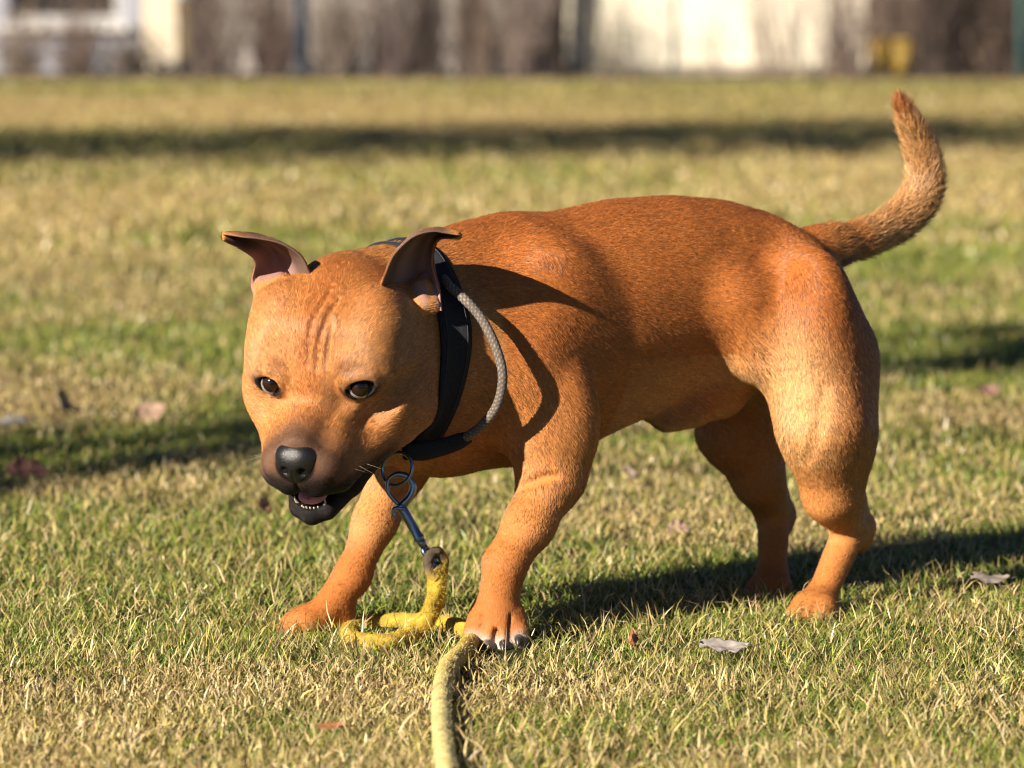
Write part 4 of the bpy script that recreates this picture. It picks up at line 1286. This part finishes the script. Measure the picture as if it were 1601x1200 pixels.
leaf(520, 1136, .026, .010, R(-8), R(20), RUST, 'narrow rust-coloured leaf scrap on the dry grass in the foreground', seed=10, z=.022)
leaf(412, 790, .030, .018, R(70), R(60), (.45, .24, .13), 'small orange-brown leaf in the grass beneath the dog\'s nose', seed=11, z=.026)
leaf(1062, 826, .030, .020, R(20), R(40), (.42, .30, .21), 'small pinkish-tan leaf on the grass in front of the far hind leg', seed=12, z=.022)

# ================================================================== BACKGROUND, about 26 m away
def box(cx, cy, cz, sx, sy, sz, bev=0.0):
    x = np.array([-1, 1]) * sx / 2; y = np.array([-1, 1]) * sy / 2; z = np.array([-1, 1]) * sz / 2
    V = np.array([[a, b_, c] for a in x for b_ in y for c in z]) + [cx, cy, cz]
    F = np.array([[0, 1, 3, 2], [4, 6, 7, 5], [0, 4, 5, 1], [2, 3, 7, 6], [0, 2, 6, 4], [1, 5, 7, 3]])
    return V, F, np.zeros((0, 3), int)
def flat_mat(name, c, var=.2, rough=.8, scale=3, metal_=0):
    m, nt, b = nmat(name)
    tc = N(nt, 'ShaderNodeTexCoord'); no = N(nt, 'ShaderNodeTexNoise'); no.inputs['Scale'].default_value = scale; no.inputs['Detail'].default_value = 6
    c = np.array(c); rp = ramp(nt, [(.3, tuple(c * (1 - var))), (.7, tuple(np.clip(c * (1 + var), 0, .9)))])
    nt.links.new(tc.outputs['Object'], no.inputs['Vector']); nt.links.new(no.outputs['Fac'], rp.inputs[0]); nt.links.new(rp.outputs[0], b.inputs['Base Color'])
    bp = N(nt, 'ShaderNodeBump'); bp.inputs['Distance'].default_value = .01; bp.inputs['Strength'].default_value = .3; nt.links.new(no.outputs['Fac'], bp.inputs['Height']); nt.links.new(bp.outputs[0], b.inputs['Normal'])
    b.inputs['Roughness'].default_value = rough; b.inputs['Metallic'].default_value = metal_
    return m
def bobj(name, parts, m, parent=None, smooth_=False):
    V, F, F3 = merge(parts)
    return mesh_obj(name, V, F, m, parent=parent, smooth=smooth_, F3=F3 if len(F3) else None)
def BX(px, d): return (px - 800.5) / FPX * d
# white house at the far left, its wall, window and corner pillar
hd = 27.6
house = empty('white_house', (BX(60, hd), hd, 0)); tag(house, 'white rendered house with a dark window at the far left behind the bushes', 'house')
def place(parts, o): return [(v - np.array(o.location), f, f3) for v, f, f3 in parts]
xl, xr = BX(-900, hd), BX(222, hd)
wx0, wx1, wz0, wz1 = BX(15, hd), BX(192, hd), .335, 1.60
mwall = flat_mat('render_white', (.30, .31, .36), .06, .9, 2)
bobj('wall', place([box((xl + wx0) / 2, hd + .15, 1.6, wx0 - xl, .3, 3.2), box((wx1 + xr) / 2, hd + .15, 1.6, xr - wx1, .3, 3.2),
                    box((wx0 + wx1) / 2, hd + .15, wz0 / 2, wx1 - wx0, .3, wz0), box((wx0 + wx1) / 2, hd + .15, (wz1 + 3.2) / 2, wx1 - wx0, .3, 3.2 - wz1)], house), mwall, house)
fw = .05
wf = bobj('window', place([box(wx0 + fw / 2, hd + .10, (wz0 + wz1) / 2, fw, .06, wz1 - wz0), box(wx1 - fw / 2, hd + .10, (wz0 + wz1) / 2, fw, .06, wz1 - wz0),
                      box((wx0 + wx1) / 2, hd + .10, wz0 + fw / 2, wx1 - wx0 - 2 * fw, .06, fw), box((wx0 + wx1) / 2, hd + .10, wz1 - fw / 2, wx1 - wx0 - 2 * fw, .06, fw)], house), flat_mat('window_frame', (.45, .45, .45), .05), house)
gm, nt, b = nmat('dark_glass'); b.inputs['Base Color'].default_value = (.012, .012, .014, 1); b.inputs['Roughness'].default_value = .3; b.inputs['Specular IOR Level'].default_value = .25
bobj('pane', place([box((wx0 + wx1) / 2, hd + .13, (wz0 + wz1) / 2, wx1 - wx0 - .02, .01, wz1 - wz0 - .02)], house), gm, wf)
bobj('sill', place([box((wx0 + wx1) / 2, hd - .03, wz0 - .025, wx1 - wx0 + .1, .10, .045)], house), flat_mat('sill_white', (.62, .61, .60), .05), wf)
bobj('roof', place([box((xl + xr) / 2, hd + 1.2, 3.3, xr - xl + .6, 3.4, .18)], house), flat_mat('roof_felt', (.10, .08, .07), .2), house)
bobj('side_wall', place([box(xr - .15, hd + 1.5, 1.6, .3, 2.395, 3.2)], house), mwall, house)
pil = empty('gate_pillar', (BX(254, 27.2), 27.2, 0)); tag(pil, 'cream rendered square pillar beside the white house', 'pillar')
mp = flat_mat('render_cream', (.60, .52, .40), .08, .9, 2)
pw_ = BX(282, 27.2) - BX(228, 27.2)
bobj('shaft', [box(0, 0, 1.2, pw_, pw_, 2.4)], mp, pil); bobj('capstone', [box(0, 0, 2.44, pw_ + .08, pw_ + .08, .08)], flat_mat('stone_cap', (.4, .38, .34), .1), pil)
# weathered grey timber wall in the middle, pale sunlit wall to the right
d0 = 27.3
gw = empty('timber_wall', (BX(570, d0), d0, 0)); tag(gw, 'weathered grey-brown timber board wall behind the bare shrubs left of the dark tree trunk', 'wall')
xa, xb = BX(296, d0), BX(872, d0); nb_ = 22; bw = (xb - xa) / nb_
gmat = flat_mat('grey_boards', (.30, .27, .25), .40, .9, 1.3)
bobj('boards', place([box(xa + (k + .5) * bw, d0 + .02 * (k % 2), 1.1, bw - .012, .03, 2.2 - .02 * (k % 3)) for k in range(nb_)], gw), gmat, gw)
bobj('rail', place([box((xa + xb) / 2, d0 + .07, .5, xb - xa, .05, .09), box((xa + xb) / 2, d0 + .07, 1.8, xb - xa, .05, .09)], gw), gmat, gw)
cw = empty('pale_wall', (BX(1150, d0), d0, 0)); tag(cw, 'long pale cream wall in full sun behind sparse shrubs, right of the dark tree trunk', 'wall')
xa, xb = BX(874, d0), BX(1352, d0)
cm = flat_mat('render_pale', (.68, .63, .51), .10, .9, 1.5)
bobj('wall_face', place([box((xa + xb) / 2, d0 + .1, 1.1, xb - xa, .2, 2.2)], cw), cm, cw)
bobj('coping', place([box((xa + xb) / 2, d0 + .1, 2.24, xb - xa + .02, .28, .07)], cw), flat_mat('coping', (.5, .48, .43), .1), cw)
bobj('plinth', place([box((xa + xb) / 2, d0 - .015, .03, xb - xa, .03, .06)], cw), flat_mat('plinth', (.30, .26, .20), .1), cw)
dw = empty('dark_fence', (BX(1700, d0), d0, 0)); tag(dw, 'dark brown board fence behind the dense shrubs at the right edge', 'fence')
xa, xb = BX(1356, d0), BX(2300, d0)
bobj('boards', place([box(xa + (k + .5) * .15, d0 + .02 * (k % 2), .95, .142, .03, 1.9) for k in range(int((xb - xa) / .15))], dw), flat_mat('dark_boards', (.075, .052, .040), .3, .9, 1.5), dw)
bobj('rail', place([box((xa + xb) / 2, d0 + .07, .4, xb - xa, .05, .08), box((xa + xb) / 2, d0 + .07, 1.5, xb - xa, .05, .08)], dw), flat_mat('dark_rail', (.06, .042, .034), .2), dw)
# two yellow bins
for px, lab in ((1376, 'left one of the two small yellow bins behind the shrubs'), (1408, 'right one of the two small yellow bins behind the shrubs')):
    e = empty('yellow_bin', (BX(px, 26.9), 26.9, 0)); tag(e, lab, 'bin', 'yellow bins by the dark fence')
    ym = flat_mat('yellow_plastic', (.40, .26, .05), .08, .6)
    bobj('bin_body', [tube([(0, 0, .01), (0, 0, .20)], [.056, .068], 20)], ym, e, True)
    bobj('lid', [tube([(0, 0, .201), (0, 0, .216), (0, 0, .235), (0, 0, .242)], [.072, .073, .062, .02], 20)], ym, e, True)
# steel posts of the wire fence
pm = flat_mat('post_paint', (.035, .055, .085), .1, .4); pm2 = flat_mat('post_teal', (.06, .13, .13), .1, .4)
for px, w_, m_, lab in ((474, .080, pm, 'thick dark blue steel fence post in front of the grey timber wall'), (1052, .030, pm2, 'thin teal steel fence post in front of the pale sunlit wall'), (1594, .055, pm2, 'teal steel fence post at the right edge before the dark shrubs')):
    e = empty('fence_post', (BX(px, 26.2), 26.2, 0)); tag(e, lab, 'fence post', 'steel fence posts along the end of the lawn')
    bobj('post', [tube([(0, 0, -.05), (0, 0, 1.8)], w_ / 2, 14)], m_, e, True)
    bobj('cap', [tube([(0, 0, 1.8), (0, 0, 1.82), (0, 0, 1.835)], [w_ / 2 * 1.15, w_ / 2 * 1.1, w_ * .2], 14)], m_, e, True)
# tree with a dark trunk
barkm = flat_mat('bark', (.055, .040, .034), .3, .95, 8)
def twigs(base, h, spread, n, rg, r0=.008, lean=.5):
    P_ = []
    for k in range(n):
        a = rg.random() * 2 * np.pi; b0 = np.array([rg.normal(0, spread * .22), rg.normal(0, spread * .22), 0])
        tip = b0 + np.array([math.cos(a) * spread * rg.random(), math.sin(a) * spread * rg.random(), h * (.45 + .55 * rg.random())])
        mid = (b0 + tip) / 2 + rg.normal(0, spread * .12, 3) * [1, 1, .3]
        sp = spline([b0, mid, tip], 6)
        P_.append(tube(sp, np.linspace(r0 * (.6 + .6 * rg.random()), r0 * .2, 6), 4, caps=False))
        for q in range(3):
            i_ = 1 + rg.integers(4); t0 = sp[i_]; dv = rg.normal(0, 1, 3); dv[2] = abs(dv[2]); t1 = t0 + unit(dv) * h * .16 * (.5 + rg.random())
            P_.append(tube([t0, (t0 + t1) / 2 + rg.normal(0, .01, 3), t1], [r0 * .35, r0 * .25, r0 * .1], 3, caps=False))
    return P_
def leaf_cloud(n, h, spread, rg, sz=.02, zmin=.0):
    c = np.stack([rg.normal(0, spread * .5, n), rg.normal(0, spread * .35, n), zmin + (h - zmin) * rg.random(n)], -1)
    u = rg.normal(size=(n, 3)); u /= np.linalg.norm(u, axis=1)[:, None]; w = np.cross(u, rg.normal(size=(n, 3))); w /= np.linalg.norm(w, axis=1)[:, None]
    s = (sz * (.5 + rg.random(n)))[:, None]
    V = np.stack([c - u * s, c + w * s * .6, c + u * s, c - w * s * .6], 1).reshape(-1, 3)
    return V, np.arange(n * 4).reshape(-1, 4), np.zeros((0, 3), int)
SHR = [  # px, depth, spread, height, twigs, leaves, colour of twigs, leaf colour, label
    (40, 27.0, .28, .55, 60, 120, (.20, .15, .11), (.30, .22, .14), 'low sparse brown shrub under the left half of the house window'),
    (125, 27.0, .30, .60, 70, 160, (.17, .12, .10), (.26, .19, .12), 'bushy brown shrub under the right half of the house window'),
    (205, 26.9, .22, .30, 60, 120, (.12, .09, .07), (.20, .14, .09), 'short dark shrub between the house and the cream pillar'),
    (335, 26.7, .30, .85, 110, 220, (.16, .12, .10), (.22, .17, .13), 'grey-brown bare shrub just right of the cream pillar'),
    (425, 26.8, .26, .95, 100, 160, (.15, .10, .085), (.19, .14, .11), 'reddish bare shrub left of the thick blue post'),
    (525, 26.8, .26, .80, 80, 140, (.20, .16, .13), (.26, .21, .17), 'pale greyish bare shrub right of the thick blue post'),
    (608, 26.7, .26, .95, 90, 120, (.15, .11, .10), (.20, .15, .12), 'thin grey shrub in the middle of the timber wall'),
    (668, 26.7, .20, 1.05, 110, 200, (.075, .055, .048), (.15, .09, .07), 'dark narrow shrub with a few rusty leaves before the timber wall'),
    (745, 26.8, .26, 1.0, 100, 260, (.19, .14, .11), (.36, .20, .12), 'shrub with orange-brown withered leaves before the timber wall'),
    (815, 26.7, .24, .95, 80, 130, (.20, .15, .13), (.24, .18, .15), 'grey-brown shrub immediately left of the dark tree trunk'),
    (950, 26.9, .30, .85, 22, 60, (.22, .19, .14), (.32, .28, .18), 'very sparse shrub before the pale wall between trunk and thin post'),
    (1110, 26.9, .26, .45, 8, 12, (.24, .20, .15), (.34, .30, .20), 'small sparse shrub right of the thin teal post'),
    (1215, 26.8, .40, 1.0, 34, 90, (.24, .18, .14), (.36, .28, .20), 'airy brown shrub before the middle of the pale wall'),
    (1315, 26.7, .34, 1.1, 60, 150, (.17, .12, .10), (.28, .20, .15), 'denser brown shrub at the right end of the pale wall'),
    (1480, 26.6, .34, 1.1, 170, 500, (.070, .050, .042), (.12, .085, .06), 'dense dark brown shrub right of the yellow bins'),
    (1565, 26.6, .28, .9, 110, 300, (.090, .062, .050), (.18, .12, .07), 'dark shrub with ochre leaves beside the post at the right edge'),
]
for k, (px, d, sp, h, nt_, nl, c1, c2, lab) in enumerate(SHR):
    if 300 < px < 860: nt_, nl = nt_ * 6 // 10, nl * 6 // 10
    rg = np.random.default_rng(300 + k); c1 = tuple(.8 * q for q in c1); c2 = tuple(.8 * q for q in c2)
    e = empty('shrub', (BX(px, d), d, 0)); tag(e, lab, 'shrub', 'shrubs along the end of the lawn')
    bobj('branches', twigs(None, h, sp, nt_, rg, .005 if 900 < px < 1340 else .007), flat_mat('twig', c1, .3, .9, 20), e, True)
    bobj('foliage', [leaf_cloud(nl, h * .9, sp, rg, .018, .02)], flat_mat('withered_leaf', c2, .35, .8, 12), e, True)
e = empty('tree', (BX(869, 27.12), 27.12, 0)); tag(e, 'tree with a dark brown trunk standing between the timber wall and the pale wall', 'tree')
bobj('trunk', [tube(spline([(0, 0, -.05), (-.004, 0, .1), (.01, 0, .5), (.03, 0, 1.2), (.0, .05, 2.2), (.06, .05, 3.4)], 20), np.interp(np.linspace(0, 1, 20), [0, .06, .2, 1], [.13, .085, .072, .035]), 14)], barkm, e, True)
rg = np.random.default_rng(77); br = []
for k in range(26):
    z = 2.2 + 1.2 * rg.random(); a = rg.random() * 2 * np.pi; L_ = .5 + .9 * rg.random()
    br.append(tube(spline([(0.03, 0.02, z), (math.cos(a) * L_ * .5, math.sin(a) * L_ * .5, z + .35), (math.cos(a) * L_, math.sin(a) * L_, z + .9)], 7), np.linspace(.022, .005, 7), 6))
bobj('limbs', br, barkm, e, True)
bobj('crown', [(v + [0, 0, 2.7], f, f3) for v, f, f3 in twigs(None, 2.6, 1.1, 150, rg, .007)], barkm, e, True)
# dark soil strip with litter where the lawn ends
V = np.array([[-14, 26.35, .004], [14, 26.35, .004], [14, 27.6, .004], [-14, 27.6, .004]])
nn_ = 60; xs_ = np.linspace(-14, 14, nn_); top = np.stack([xs_, 25.75 + .12 * fbm(xs_[:, None] * np.array([[1.5, 0]]) + 3, 2, 5), np.full(nn_, .006)], -1); bot = np.stack([xs_, np.full(nn_, 31.0), np.full(nn_, .006)], -1)
V = np.concatenate([top, bot]); k = np.arange(nn_ - 1)
tag(mesh_obj('soil_bed', V, np.stack([k, k + 1, k + 1 + nn_, k + nn_], 1), flat_mat('soil', (.030, .024, .019), .4, .95, 30)), 'dark soil bed under the shrubs', None, None, 'structure')

# ---- trees beside the photographer whose crowns shade the far lawn
def shade_tree(x, y, cz, r, trunk_r, seed, lab, n=7000, sq=1.0):
    rg = np.random.default_rng(seed)
    e = empty('evergreen_tree', (x, y, 0)); tag(e, lab, 'tree', 'evergreen trees beside the lawn, out of view to the left')
    bobj('trunk', [tube(spline([(0, 0, -.05), (.03, .02, cz * .5), (0, .03, cz), (.02, 0, cz + r * .8)], 16), np.linspace(trunk_r, trunk_r * .3, 16), 12)], barkm, e, True)
    u = rg.normal(size=(n, 3)); u /= np.linalg.norm(u, axis=1)[:, None]
    c = u * (r * rg.random((n, 1)) ** .45) * np.array([1, 1, sq])
    c *= (.75 + .5 * fbm(u * 2.2 + 5, 2, seed))[:, None]
    a = rg.normal(size=(n, 3)); a /= np.linalg.norm(a, axis=1)[:, None]; w = np.cross(a, rg.normal(size=(n, 3))); w /= np.linalg.norm(w, axis=1)[:, None]
    s = (.06 + .06 * rg.random(n))[:, None]; c = c + [0, 0, cz]
    V = np.stack([c - a * s, c + w * s * .55, c + a * s, c - w * s * .55], 1).reshape(-1, 3)
    mesh_obj('crown', V, np.arange(n * 4).reshape(-1, 4), flat_mat('needles', (.045, .075, .030), .3, .8, 3), parent=e)
def shade_at(sx, sy, cz, **kw):
    L_ = cz / math.tan(R(SUN_EL))
    return sx - L_ * math.cos(R(SUN_AZ)), sy - L_ * math.sin(R(SUN_AZ))
for sx, sy, cz, r, seed, lab in ((-2.4, 15.9, 4.4, 1.25, 1, 'slim evergreen tree, nearest of the row left of the camera'), (-1.0, 16.3, 4.6, 1.4, 2, 'second slim evergreen tree of the row left of the camera'),
                                 (.5, 16.3, 4.5, 1.45, 3, 'third, fuller evergreen tree of the row left of the camera'), (2.4, 17.1, 4.7, 1.5, 4, 'last evergreen tree of the row, farthest from the camera')):
    x, y = shade_at(sx, sy, cz)
    shade_tree(x, y, cz, r, .07, seed, lab, n=(330, 850, 1200, 850)[seed - 1])

for sx, sy, cz, r, seed, lab in ((.95, 7.1, 4.4, .42, 11, 'young evergreen tree with a small thin crown, just left of the camera'), (-.62, 5.55, 4.6, .34, 12, 'young evergreen tree with the smallest crown, behind and left of the camera')):
    x, y = shade_at(sx, sy, cz)
    shade_tree(x, y, cz, r, .04, seed, lab, n=80)
